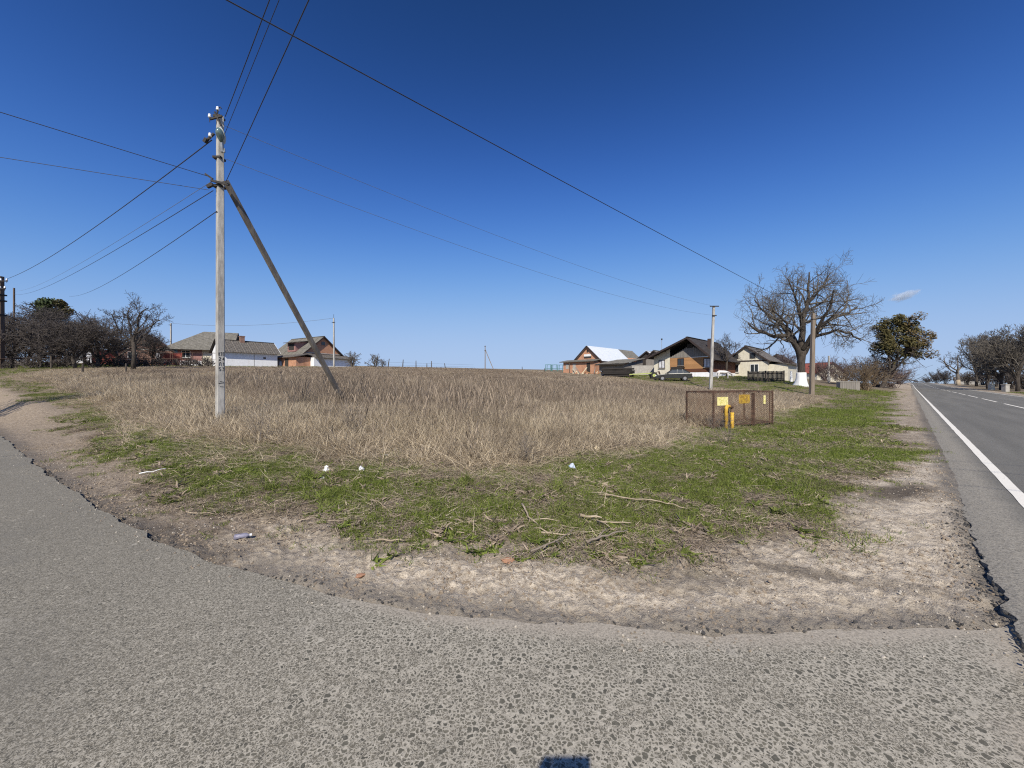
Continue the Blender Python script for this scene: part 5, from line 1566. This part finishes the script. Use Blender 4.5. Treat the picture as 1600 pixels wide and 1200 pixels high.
P759, T759 = pole('utility_pole', 'far braced pole alone on the skyline', 758, 122, 540, .3, .22, 'pole_wood', arms=((.3, .3, True), (1.6, .35, True)), brace=2.7, ins=False, group=G)
P0, T0 = pole('utility_pole', 'brown crossarmed pole at the left picture edge', 1, 40, 432, .46, .38, 'tarred_wood', arms=((.55, 1.05, False), (1.35, .85, False)), group=None)
for dz in (2.0, 2.6, 4.1): MB().box(-.30, .30, -.3, .3, T0.z - P0.location.z - dz, T0.z - P0.location.z - dz + .14).build('steel_band', 'black_steel', P0)
P22, T22 = pole('utility_pole', 'thin dark pole poking out above the left orchard', 22, 70, 450, .24, .2, 'tarred_wood', ins=False)
P267, T267 = pole('utility_pole', 'thin grey pole between brown house and grey-roofed house', 267, 74, 505, .26, .2, 'pole_concrete', arms=((.35, .3, True),), ins=False)
P1300, T1300 = pole('utility_pole', 'small pale post before the far red-roofed house', 1295, 70, 556, .3, .22, 'pole_concrete', ins=False)

def wire(label, a, b, sag=.25, r=.012, m='wire_black', n=28):
    a = Vector(a); b = Vector(b); pts = []
    for i in range(n + 1):
        t = i / n; p = a.lerp(b, t); p.z -= sag * 4 * t * (1 - t); pts.append(p)
    return tag(MB().tube(pts, r, 5, False).build('overhead_wire', m), label, 'wire')

def beyond(a, b, k):
    a = Vector(a); b = Vector(b); return a + (b - a) * k

def on_pole(px, py):
    return at(px, py, 9.88 * PK)
def far_end(x, y, z):
    return Vector((x * PK, y * PK, EYE + (z - EYE) * PK))
wire('overhead wire climbing out of the top edge from the top of the near pole', on_pole(352, 182), beyond(on_pole(352, 182), far_end(-4.42, 6.98, 8.55), 8), .1, .010)
wire('faint overhead wire rising just right of the highest one at the near pole', on_pole(350, 212), beyond(on_pole(350, 212), far_end(-4.15, 6.8, 8.34), 8), .1, .007)
wire('overhead wire rising from the brace joint to the top edge', on_pole(352, 286), beyond(on_pole(352, 286), far_end(-2.87, 5.4, 6.97), 6), .05, .009)
wire('thick cable from the near pole down to the left edge pole', on_pole(331, 219), T0 + Vector((1.0, -.3, -.35)), .5, .015)
wire('upper service wire leaving the near pole for the left edge', on_pole(327, 276), beyond(on_pole(327, 276), far_end(-10.1, 7.58, 6.97), 7), .1, .009)
wire('lower service wire leaving the near pole for the left edge', on_pole(327, 297), beyond(on_pole(327, 297), far_end(-11.3, 8.47, 6.6), 6), .08, .0075)
wire('thin wire from the near pole towards the thin orchard pole', on_pole(333, 298), T22 + Vector((0, 0, -1.2)), .9, .011)
wire('second thin wire towards the orchard, above its twin', on_pole(330, 284), T22 + Vector((0, 0, -.6)), .8, .007, 'wire_aluminium')
wire('wire from below the brace joint down to the brown house', on_pole(339, 330), at(108, 463, 58), .7, .011)
wire('long thick cable crossing the sky to the old pole by the big tree', T1270 + Vector((0, 0, -.1)), beyond(T1270 + Vector((0, 0, -.1)), (-4.6, 6.5, 8.05), 1.5), .12, .0115)
wire('faint upper line spanning from the near pole to the pale concrete pole', on_pole(350, 196), T1113 + Vector((-.3, 0, .05)), .55, .006, 'wire_aluminium', 40)
wire('faint lower line spanning from the near pole to the pale concrete pole', on_pole(352, 248), T1113 + Vector((-.1, 0, -.9)), .75, .006, 'wire_aluminium', 40)
wire('faint wire between the thin grey pole and the slim pole', T267, T521, .8, .02, 'wire_aluminium')

# ------------------------------------------------------------------ gas cage by the verge
def gas_cage():
    A = Vector((6.56, 12.5)); B = Vector((9.36, 13.8)); e = (B - A).normalized(); L = (B - A).length
    z = gz(7.5, 13)
    o = thing('gas_cage', 'rusty expanded-metal cage with yellow signs on the verge', 'cage', (A.x, A.y, z), math.atan2(e.y, e.x))
    D = 1.05; H = 1.27 - z
    posts = [(0, 0), (L, 0), (0, D), (L, D), (L * .635, 0), (L * .665, 0), (L * .96, .02)]
    for i, (x, y) in enumerate(posts):
        MB().beam((x, y, -.3), (x, y, H + (.03 if i < 4 else -.04)), .045 if i < 6 else .03).build('post', 'dark_rust', o)
    for y in (0, D):
        for zz in (.12, H): MB().beam((0, y, zz), (L, y, zz), .04).build('rail', 'dark_rust', o)
    for x in (0, L):
        for zz in (.12, H): MB().beam((x, 0, zz), (x, D, zz), .04).build('rail', 'dark_rust', o)
    def lattice(x0, x1, z0, z1, y, pitch=.075, w=.0048, along='x', m='rusty_steel', name='mesh_panel', parent=None):
        mb = MB(); n = int((x1 - x0 + (z1 - z0)) / pitch)
        for s in (1, -1):
            for i in range(n):
                c = x0 - (z1 - z0) * (0 if s < 0 else 1) + i * pitch if s > 0 else x0 + i * pitch
                # line x = c + s*(zz - z0)
                za, zb = z0, z1
                xa, xb = c, c + s * (z1 - z0)
                if s > 0:
                    if xa < x0: za += (x0 - xa); xa = x0
                    if xb > x1: zb -= (xb - x1); xb = x1
                else:
                    if xa > x1: za += (xa - x1); xa = x1
                    if xb < x0: zb -= (x0 - xb); xb = x0
                if zb - za < .03: continue
                P = (xa, y, za); Q = (xb, y, zb)
                if along == 'y': P = (y, xa, za); Q = (y, xb, zb)
                mb.beam(P, Q, .006, w)
        return mb.build(name, m, parent or o)
    lattice(.02, L * .63, .14, H - .02, -.0); lattice(L * .67, L - .02, .14, H - .02, 0)
    lattice(.02, L - .02, .14, H - .02, D, w=.004); lattice(.02, D - .02, .14, H - .02, 0, along='y'); lattice(.02, D - .02, .14, H - .02, L, along='y')
    def plate(x, w, zz, h, m, nm='sign_plate'):
        return MB().box(x, x + w, -.035, -.026, zz, zz + h).build(nm, m, o)
    plate(.14, .52, H - .44, .28, 'sign_yellow'); plate(L * .82, .11, H - .44, .30, 'sign_yellow')
    lattice(L * .40, L * .585, H - .40, H - .10, -.014, .055, .018, m='yellow_paint', name='yellow_patch')
    lattice(.34, .74, H - .70, H - .46, -.014, .055, .016, m='rusty_steel', name='painted_patch')
    # gas riser inside the cage
    g = thing('gas_riser', 'yellow gas riser pipes with a bend at the front of the rusty cage', 'pipe', (A.x, A.y, z), math.atan2(e.y, e.x))
    def arc(x0, x1, zt, y):
        r = (x1 - x0) / 2; return [((x0 + x1) / 2 - r * math.cos(t), y, zt + r * math.sin(t)) for t in np.linspace(0, math.pi, 9)]
    MB().tube([(.42, -.14, -.3), (.42, -.14, .62)] + arc(.42, .62, .66, -.14)[1:7], .055, 10).build('riser', 'yellow_paint', g, True)
    MB().tube([(.72, -.14, -.3), (.72, -.14, .55)], .055, 10).build('riser', 'yellow_paint', g, True)
    MB().tube([(.53, -.14, .74), (.72, -.14, .72)], .05, 8).build('valve', 'dark_rust', g)
    MB().tube([(.72, -.14, .54), (.72, -.14, .68)], .055, 8).build('coupling', 'rusty_steel', g)
    MB().tube([(.2, -.14, .28), (.44, -.14, .28)], .025, 6).build('side_pipe', 'black_steel', g)
gas_cage()

# ------------------------------------------------------------------ vehicles and yard things
def hatchback():
    p = on(1052, 47); p.z = gz(p.x, p.y)
    o = thing('parked_car', 'dark grey hatchback parked facing left before the orange board wall', 'car', p, math.atan2(-.30, .95))
    # local x: rear at +x, front at -x; side profile (x,z)
    prof = [(-2.0, .28), (-2.05, .45), (-2.02, .62), (-1.85, .72), (-1.0, .82), (-.85, .86), (1.55, .92), (1.9, .90), (2.0, .80), (2.02, .45), (1.95, .28)]
    body = MB(); n = len(prof)
    for y, k in ((-.80, .0), (-.74, .0), (.74, 0), (.80, 0)):
        pass
    ys = [-.80, .80]
    body.prism(prof, -.80, .80)
    bo = body.build('body', 'car_paint', o)
    bv = bo.modifiers.new('bevel', 'BEVEL'); bv.width = .06; bv.segments = 2
    cab = [(-.85, .86), (-.15, 1.34), (.05, 1.39), (.95, 1.37), (1.1, 1.33), (1.78, .92)]
    mb = MB(); m = len(cab)
    for y in (-1, 1):
        for x, z in cab: mb.v.append((x, y * (.76 - .16 * (z - .86) / .53), z))
    mb.f.append(tuple(range(m))); mb.f.append(tuple(reversed(range(m, 2*m))))
    for i in range(m - 1): mb.f.append((i + 1, i, m + i, m + i + 1))
    mb.build('cabin', 'car_glass', o)
    for y in (-1, 1):       # pillars and roof rails
        q = lambda x, z: (x, y * (.772 - .16 * (z - .86) / .53), z)
        t = MB()
        for a, b, w in (((-.85, .86), (-.15, 1.35), .06), ((.35, .88), (.38, 1.38), .07), ((1.02, .9), (.98, 1.37), .09), ((1.78, .93), (1.1, 1.35), .12), ((-.15, 1.36), (1.1, 1.36), .06)):
            t.beam(q(*a), q(*b), .03, w)
        t.build('pillars', 'car_paint', o)
    MB().slab((-.12, -.60, 1.395), (1.05, -.60, 1.385), (1.05, .60, 1.385), (-.12, .60, 1.395), .04).build('roof_panel', 'car_paint', o)
    for x in (-1.28, 1.22):
        for y in (-1, 1):
            w = MB().tube([(x, y * .62, .29), (x, y * .83, .29)], .29, 18).build('wheel', 'tyre_rubber', o)
            MB().tube([(x, y * .79, .29), (x, y * .84, .29)], .18, 14).build('rim', 'rim_silver', w)
            MB().tube([(x, y * .60, .31), (x, y * .806, .31)], .36, 18).build('wheel_arch', 'tyre_rubber', o)
    MB().box(-2.09, -2.0, -.78, .78, .34, .50).build('bumper', 'tyre_rubber', o); MB().box(1.98, 2.08, -.78, .78, .34, .52).build('bumper', 'tyre_rubber', o)
    for y in (-.6, .6):
        MB().box(-2.06, -1.95, y - .16, y + .16, .55, .68).build('headlight', 'porcelain', o); MB().box(1.95, 2.03, y - .14, y + .14, .6, .82).build('tail_light', 'tail_red', o)
    for y in (-1, 1): MB().box(.0, .12, y * .82 - .02, y * .82 + .02, .76, .79).build('door_handle', 'black_steel', o); MB().box(-.72, -.6, y * .86 - .06, y * .86 + .06, .88, .98).build('mirror', 'tyre_rubber', o)
    MB().box(-1.9, 1.9, -.812, -.803, .55, .60).build('side_trim', 'tyre_rubber', o)
hatchback()

def yard():
    # stack of dark beams
    o = thing('timber_stack', 'heap of long dark timbers stacked before the plank shed', 'timber stack', on(966, 54), R(-16))
    rng = random.Random(6)
    for j in range(6):
        for i in range(5 - j // 2):
            y = -.5 + i * .24 + rng.uniform(-.05, .05); zz = .14 + j * .19
            MB().tube([(-2.1 + rng.uniform(-.3, .3), y, zz + rng.uniform(-.05, .12)), (2.0 + rng.uniform(-.4, .3), y + rng.uniform(-.1, .1), zz + rng.uniform(-.1, .08))], .095, 7).build('timber', 'beam_dark', o)
    for x in (-1.4, 1.3): MB().box(x - .12, x + .12, -.7, .75, -.15, .05).build('bearer', 'beam_dark', o)
    # trailed implement with a lime drawbar
    o = thing('farm_trailer', 'lime green drawbar of a trailed farm implement left of the car', 'farm implement', on(1007, 50), R(-14))
    MB().beam((-1.9, 0, .55), (.9, -.45, .72), .09, .12).beam((-1.9, 0, .55), (.9, .45, .72), .09, .12).build('drawbar', 'lime_paint', o)
    MB().beam((.9, -.7, .72), (.9, .7, .72), .1, .12).beam((1.3, -.7, .72), (1.3, .7, .72), .1, .12).build('frame', 'lime_paint', o)
    MB().beam((-1.85, 0, -.1), (-1.85, 0, .55), .07).build('jack', 'dark_rust', o)
    for y in (-.85, .85):
        w = MB().tube([(1.1, y - .09, .42), (1.1, y + .09, .42)], .42, 16).build('wheel', 'tyre_rubber', o); MB().tube([(1.1, y - .1, .42), (1.1, y + .1, .42)], .2, 12).build('rim', 'lime_paint', w)
    for k in range(6): MB().tube([(1.35, -.6 + k * .24, .75), (1.75, -.6 + k * .24, .95), (1.95, -.6 + k * .24, .35)], .03, 5).build('tine', 'dark_rust', o)
    o = thing('blue_barrel', 'pale blue barrel at the left end of the timber heap', 'barrel', on(943, 55))
    MB().lathe([(.28, 0), (.31, .06), (.30, .45), (.31, .5), (.30, .55), (.31, .94), (.28, 1.0)], 14).build('drum', 'barrel_blue', o, True); MB().lathe([(.2, 1.0), (.2, 1.05)], 12).build('lid', 'plastic_white', o)
    # teal racks at the far left of the barn
    G = 'teal metal racks left of the brick barn'
    for i, (px, lab) in enumerate(((857, 'leftmost teal metal rack left of the brick barn'), (866, 'middle teal metal rack left of the brick barn'), (876, 'teal metal rack nearest the brick barn'))):
        o = thing('metal_rack', lab, 'rack', on(px, 88), R(-30), G)
        for x in (-.6, .6):
            for y in (-.4, .4): MB().beam((x, y, -.2), (x + .1, y, 1.5), .09).build('leg', 'teal_paint', o)
        for z in (.6, 1.45):
            for y in (-.4, .4): MB().beam((-.65, y, z), (.72, y, z), .07).build('rail', 'teal_paint', o)
    # rubble and boards by the barn
    o = thing('board_heap', 'heap of loose boards and rubble before the orange brick lean-to', 'rubble', on(915, 66), R(-10))
    for i in range(12):
        x = rng.uniform(-2.2, 2.2); MB().beam((x, rng.uniform(-.5, .5), .1), (x + rng.uniform(-.8, .8), rng.uniform(-.5, .5), rng.uniform(.3, 1.2)), .08, .14).build('board', ('board_grey', 'paper_cream', 'board_orange')[i % 3], o)
    for i in range(8): MB().box(-.18, .18, -.12, .12, -.1, .16).build('block', ('brick_orange', 'paper_cream')[i % 2], o, loc=(rng.uniform(-2.5, 2.5), rng.uniform(-.6, .6), .08), rot=(rng.uniform(-.3, .3), 0, rng.uniform(0, 3)))
    # elevated pipe past the orchard
    o = thing('raised_pipe', 'long dark raised pipe on posts running before the orchard', 'pipe', (0, 0, 0))
    pts = [on(px, 38 + (px + 30) * .06) + Vector((0, 0, h)) for px, h in ((-30, .95), (60, 1.05), (140, 1.0), (215, 1.0), (292, 1.05))]
    MB().tube(pts, .07, 8).build('pipe', 'dark_rust', o)
    for i in range(9):
        f = i / 8 * 4; k = min(int(f), 3); q = pts[k].lerp(pts[k + 1], f - k)
        MB().beam((q.x, q.y, gz(q.x, q.y) - .3), (q.x, q.y, q.z), .08).build('post', 'dark_rust', o)
    # garden fence of the grey-roofed house
    o = thing('garden_fence', 'thin dark rail fence in front of the grey-roofed house', 'fence', (0, 0, 0))
    a = on(270, 52); b = on(346, 55)
    for z in (.55, 1.05, 1.9): MB().beam(a + Vector((0, 0, z)), b + Vector((0, 0, z)), .05).build('rail', 'dark_rust', o)
    for i in range(11):
        q = a.lerp(b, i / 10); MB().beam((q.x, q.y, gz(q.x, q.y) - .3), (q.x, q.y, q.z + (1.95 if i % 2 == 0 else 1.1)), .06).build('post', 'dark_rust', o)
    # single posts
    GP = 'old wooden fence posts round the field'
    spec = [(129, 36, .85, .02, 'left of two short dark stumps before the orchard'), (197, 37, .9, 0, 'right of two short dark stumps before the orchard'), (80, 40, 1.35, 0, 'slim post standing free under the orchard trees'),
            (606, 66, 1.55, .25, 'leftmost leaning fence post right of the round bushes'), (629, 68, 1.5, .12, 'second fence post right of the round bushes'), (650, 70, 1.4, 0, 'third fence post right of the round bushes'),
            (667, 72, .95, 0, 'fourth, shortest fence post right of the round bushes'), (674, 74, 1.45, .02, 'fifth, slender fence post right of the round bushes'), (696, 76, 1.1, -.18, 'last leaning fence post before the open skyline'),
            (816, 90, .85, -.03, 'lone post on the skyline right of the braced pole'), (851, 70, .8, 0, 'dark short post left of the teal racks')]
    for px, d, h, lean, lab in spec:
        tag(MB().tube([(0, 0, -.3), (lean * .5, 0, h * .5), (lean, 0, h)], [.085, .08, .06], 6).build('fence_post', 'post_wood', None, loc=on(px, d)), 'old ' + lab if not lab.startswith('slim') else lab, 'post', GP)
    pts = [on(px, d) for px, d in ((598, 66), (606, 66), (629, 68), (650, 70), (674, 74), (696, 76), (740, 84))]
    for h, lab in ((.95, 'upper slack wire of the broken field fence'), (.5, 'lower slack wire of the broken field fence')):
        tag(MB().tube([p + Vector((0, 0, h)) for p in pts], .012, 4).build('fence_wire', 'wire_aluminium'), lab, 'wire')
    # far car on the road crest
    x, y = xy(2.6, 330); o = thing('far_car', 'tiny dark car at the crest of the road', 'car', (x, y, main_zf(x, y)), math.atan2(UY, UX))
    MB().prism([(-2.1, .35), (2.1, .35), (2.15, .8), (1.2, .95), (.7, 1.5), (-1.4, 1.5), (-2.0, .95)], -.85, .85).build('body', 'car_glass', o)
    for sx in (-1.3, 1.3):
        for sy in (-.8, .8): MB().tube([(sx, sy - .1, .33), (sx, sy + .1, .33)], .33, 10).build('wheel', 'tyre_rubber', o)
yard()

def skin_body(name, verts, edges, m, parent=None, loc=None, rot=None, sub=2, root=0):
    me = bpy.data.meshes.new(name); me.from_pydata([v[:3] for v in verts], edges, []); me.update()
    o = link(name, me, parent, loc, rot)
    sk = o.modifiers.new('skin', 'SKIN'); sk.use_smooth_shade = True
    if not me.skin_vertices: 
        bpy.context.view_layer.objects.active = o
    lay = me.skin_vertices[0].data if len(me.skin_vertices) else None
    if lay:
        for i, v in enumerate(verts):
            r = v[3]; lay[i].radius = (r, r) if not hasattr(r, '__len__') else r
            lay[i].use_root = (i == root)
    ss = o.modifiers.new('subd', 'SUBSURF'); ss.levels = sub; ss.render_levels = sub
    me.materials.append(MATS[m])
    return o

def cow():
    p = on(1130, 51)
    o = thing('white_cow', 'white cow grazing head down right of the dark-roofed house', 'cow', p, R(-14)); o.scale = (1, 1, .84)
    v = [(-.62, 0, 1.02, .24), (-.25, 0, 1.0, .30), (.25, 0, 1.0, .29), (.58, 0, 1.02, .24), (.85, 0, .88, .13), (1.02, 0, .62, .11), (1.12, 0, .42, .10), (1.2, 0, .28, .065), (-.8, 0, .98, .05), (-.84, 0, .55, .03)]
    e = [(0,1),(1,2),(2,3),(3,4),(4,5),(5,6),(6,7),(0,8),(8,9)]
    for x, hy, hind in ((-.6, .17, 1), (.52, .16, 0)):
        for s in (-1, 1):
            b = len(v); k = 0 if hind else 3
            if hind: v += [(x + .06, s * hy, .72, .12), (x - .10, s * hy, .42, .06), (x - .04, s * hy, .2, .045), (x - .02, s * hy, .02, .05)]
            else: v += [(x, s * hy, .72, .10), (x + .02, s * hy, .42, .055), (x, s * hy, .2, .042), (x + .02, s * hy, .02, .05)]
            e += [(k, b), (b, b + 1), (b + 1, b + 2), (b + 2, b + 3)]
    skin_body('body', v, e, 'animal_white', o, root=1)
    for s in (-1, 1): MB().tube([(1.0, s * .08, .66), (.96, s * .22, .68)], [.05, .02], 6).build('ear', 'animal_white', o); MB().tube([(.98, s * .06, .72), (1.0, s * .12, .84)], [.025, .008], 6).build('horn', 'stick_grey', o)

cow()

# ------------------------------------------------------------------ litter, sticks and stones
def litter():
    rng = random.Random(15)
    def crumple(name, label, x, y, size, m, seed, cat='litter', flat=.6):
        r = random.Random(seed); mb = MB(); size *= .78
        n = 9
        mb.lathe([(.1, -.02), (.5, .05), (.62, .25), (.45, .5), (.3, .8), (.06, 1.0)], n, jit=lambda k, z: r.uniform(.55, 1.3))
        mb.v = [(vx * size, vy * size * .7, vz * size * flat) for vx, vy, vz in mb.v]
        o = mb.build(name, m, None, False, (x, y, gz(x, y) + .012), (r.uniform(-.3, .3), r.uniform(-.3, .3), r.uniform(0, 6)))
        return tag(o, label, cat)
    crumple('plastic_bag', 'bright white crumpled plastic bag on the green verge', -3.12, 6.45, .12, 'plastic_white', 1, flat=1.2)
    crumple('plastic_scrap', 'flat white plastic scrap left below the white bag', -3.0, 6.1, .11, 'plastic_white', 2, flat=.3)
    crumple('plastic_bag', 'pale greyish plastic bag right of the bright white one', -2.55, 6.5, .17, 'plastic_white', 3, flat=.7)
    crumple('plastic_bag', 'blue and white plastic bag at the brim of the dry grass', 1.05, 6.8, .13, 'plastic_blue', 4, flat=1.0)
    crumple('paper_scrap', 'cream paper carton lying in the dry grass', 1.84, 8.4, .22, 'paper_cream', 5, flat=.6)
    crumple('paper_scrap', 'whitish scrap on the flattened straw left of centre', -2.46, 7.5, .14, 'plastic_white', 6, flat=.5)
    crumple('plastic_scrap', 'small white scrap on the verge near the left dirt patch', -10.2, 10.6, .14, 'plastic_white', 7, flat=.5)
    o = thing('plastic_bottle', 'small crushed violet bottle on the brown dirt', 'bottle', (-2.81, 3.98, gz(-2.81, 3.98) + .035), .5)
    MB().tube([(-.06, 0, 0), (-.05, 0, 0), (0, 0, .004), (.045, 0, 0), (.065, 0, 0), (.075, 0, 0)], [.02, .03, .024, .03, .013, .012], 9).build('bottle_body', 'plastic_violet', o, True)
    MB().tube([(.076, 0, 0), (.095, 0, 0)], .015, 8).build('cap', 'plastic_white', o)
    for i, (x, y, s, lab) in enumerate(((-.04, 3.46, .10, 'orange brick lump at the centre of the sandy shoulder'), (-1.26, 3.18, .07, 'flat orange brick shard near the asphalt edge'), (.28, 3.28, .035, 'tiny orange brick chip right of the orange brick lump'))):
        me = rock_mesh('brick_shard', 80 + i, 'brick_shard', 8); o = link('brick_shard', me, None, (x, y, gz(x, y) + s * .1), (0, 0, i)); o.scale = (s * 1.5, s, s * .5)
        tag(o, lab, 'brick')
    def stick(label, pts, r, m='stick_pale', forks=(), dz=.03):
        P = [Vector((x, y, gz(x, y) + h + dz)) for x, y, h in pts]
        fine = []
        for a, b in zip(P[:-1], P[1:]):
            for i in range(4): fine.append(a.lerp(b, i / 4) + Vector([rng.gauss(0, r * .5) for _ in range(3)]))
        fine.append(P[-1]); mb = MB().tube(fine, [r * (1 - .6 * i / (len(fine) - 1)) for i in range(len(fine))], 6)
        for f, dx, dy in forks:
            q = fine[int(f * (len(fine) - 1))]; mb.tube([q, q + Vector((dx * .5, dy * .5, .03)), q + Vector((dx, dy, .02))], [r * .6, r * .45, r * .2], 5)
        return tag(mb.build('fallen_stick', m, None, True), label, 'stick')
    stick('long pale forked stick lying across the green verge', [(1.15, 5.25, .03), (1.5, 5.0, .06), (1.9, 4.9, .05), (2.15, 4.72, .02)], .012, 'stick_pale', ((.3, -.35, .12), (.75, .2, .14)))
    stick('thick pale stalk pointing towards the camera at the verge', [(.12, 4.75, .06), (.2, 4.4, .04), (.32, 4.05, .03)], .014, 'stick_pale', ((.7, .3, -.1),))
    stick('pale broken stalk bundle left of the dark branch', [(.3, 3.98, .03), (.6, 3.92, .03)], .011, 'stick_pale', ((.4, -.15, .1),))
    stick('stub of pale split wood above the dark branches', [(.78, 4.4, .04), (1.02, 4.36, .04)], .02, 'stick_pale')
    stick('thin pale stick right of the split wood stub', [(.95, 4.25, .04), (1.3, 4.2, .04)], .012, 'stick_pale', ((.1, .1, -.3),))
    stick('dark crooked branch on the brim of the sandy shoulder', [(.18, 3.55, .03), (.42, 3.68, .06), (.62, 3.92, .08)], .011, 'stick_grey', ((.5, .02, -.2),))
    stick('second dark branch right of the crooked one', [(.72, 3.7, .03), (.95, 3.82, .07), (1.2, 3.98, .05)], .013, 'stick_grey', ((.3, .2, .25),))
    stick('short pale stick lying on the dirt below the grass', [(-1.36, 3.86, 0), (-1.08, 3.85, 0)], .012)
    stick('pale straw-like stick on the left dirt', [(-4.0, 4.72, 0), (-3.62, 4.66, 0)], .010)
    stick('short pale stick beside the left verge tip', [(-6.3, 6.5, 0), (-6.0, 6.66, .02)], .012, 'plastic_white')
    # rank dead weed stems standing out of the verge
    for i, (x, y, h, lab) in enumerate(((3.3, 6.6, .75, 'dead branching weed at the left foot of the gas cage'), (-5.6, 8.6, .8, 'dark dead weed right of the near pole'), (-3.9, 9.2, .9, 'dark bent dead weed left of the brace foot'), (.25, 7.2, .6, 'dark upright dead weed in the middle of the near brim'), (-8.9, 8.9, .6, 'pale dead weed left of the near pole'))):
        if i == 0: x, y = 5.35, 9.6
        t = Tree(200 + i, levels=3, split=9, sides=(4, 4, 3, 3), kids=(0, 7, 4, 3), ratio=(1, .5, .5, .5), up=.06, jitter=.12, angle=(25, 55), rmin=.004, start=.3)
        for k in range(5): t.branch((rng.gauss(0, .05), rng.gauss(0, .05), 0), (rng.gauss(0, .35), rng.gauss(0, .35), 1), .008, h * rng.uniform(.7, 1), 1)
        tag(t.trunk.build('dead_weed', 'stick_grey' if i != 4 else 'stick_pale', None, False, (x, y, gz(x, y))), lab, 'weed')
litter()

def cloud():
    n = NT('cloud_vapour')
    out = n.n['Material Output']; n.n.remove(n.p)
    v = n.new('ShaderNodeVolumePrincipled'); v.inputs['Color'].default_value = (.84, .92, 1, 1); v.inputs['Anisotropy'].default_value = .2
    c = n.coord('Object')
    d = n.new('ShaderNodeVectorMath', operation='LENGTH'); n.link(c, d.inputs[0])
    nz = n.noise(c, 2.2, 5, .6)
    f = n.math('SUBTRACT', n.math('MULTIPLY', nz, 1.5), n.math('ADD', d.outputs['Value'], -.05))
    n.set(v, 'Density', n.math('MULTIPLY', n.ramp(f, .0, .75), .09))
    n.link(v.outputs[0], out.inputs['Volume'])
    mb = MB()
    for i in range(9):
        pass
    mb.lathe([(.02, -1), (.5, -.86), (.86, -.5), (1, 0), (.86, .5), (.5, .86), (.02, 1)], 16)
    o = mb.build('cloud', 'cloud_vapour', None, True, at(1412, 462, 1600), (R(0), R(-14), R(-40)))
    o.scale = (64, 50, 25)
    tag(o, 'single small white cloud above the leaning evergreen', 'cloud')
cloud()

# ------------------------------------------------------------------ the photographer, whose shadow falls into the picture
def photographer():
    o = thing('person', 'person in dark clothes photographing with a phone held out, seen as a shadow', 'person', (-.03, -.36, 0))
    v = [(0, -.05, .95, .15), (0, -.05, 1.12, .14), (0, -.04, 1.32, .16), (0, -.03, 1.44, .10), (0, 0, 1.53, .055), (0, .02, 1.62, .085), (0, .03, 1.70, .075)]
    e = [(0,1),(1,2),(2,3),(3,4),(4,5),(5,6)]
    for s in (-1, 1):
        b = len(v); v += [(s * .19, -.03, 1.40, .07), (s * .27, .04, 1.20, .05), (s * .17, .24, 1.40, .04), (s * .115, .30, 1.54, .032)]
        e += [(3, b), (b, b+1), (b+1, b+2), (b+2, b+3)]
        b = len(v); v += [(s * .10, -.05, .86, .11), (s * .11, -.03, .48, .075), (s * .11, -.06, .10, .05), (s * .12, .10, .045, .045)]
        e += [(0, b), (b, b+1), (b+1, b+2), (b+2, b+3)]
    skin_body('body', v, e, 'jacket', o)
    for s in (-1, 1):
        for k in range(4):
            MB().tube([(s * .10, .31, 1.545 + .012 * k), (s * .075, .335, 1.55 + .016 * k), (s * .055, .322, 1.553 + .018 * k)], .009, 6).build('finger', 'skin', o)
        MB().tube([(s * .10, .29, 1.57), (s * .08, .285, 1.60), (s * .055, .29, 1.61)], .011, 6).build('thumb', 'skin', o)
    ph = thing('phone', 'dark phone held sideways by the photographer', 'phone', (0.0, -.045, 1.6))
    MB().box(-.08, .08, -.008, .008, -.062, .018).build('case', 'phone_black', ph)
    MB().tube([(-.06, .008, 0), (-.06, .011, 0)], .008, 12).build('lens', 'car_glass', ph)
photographer()
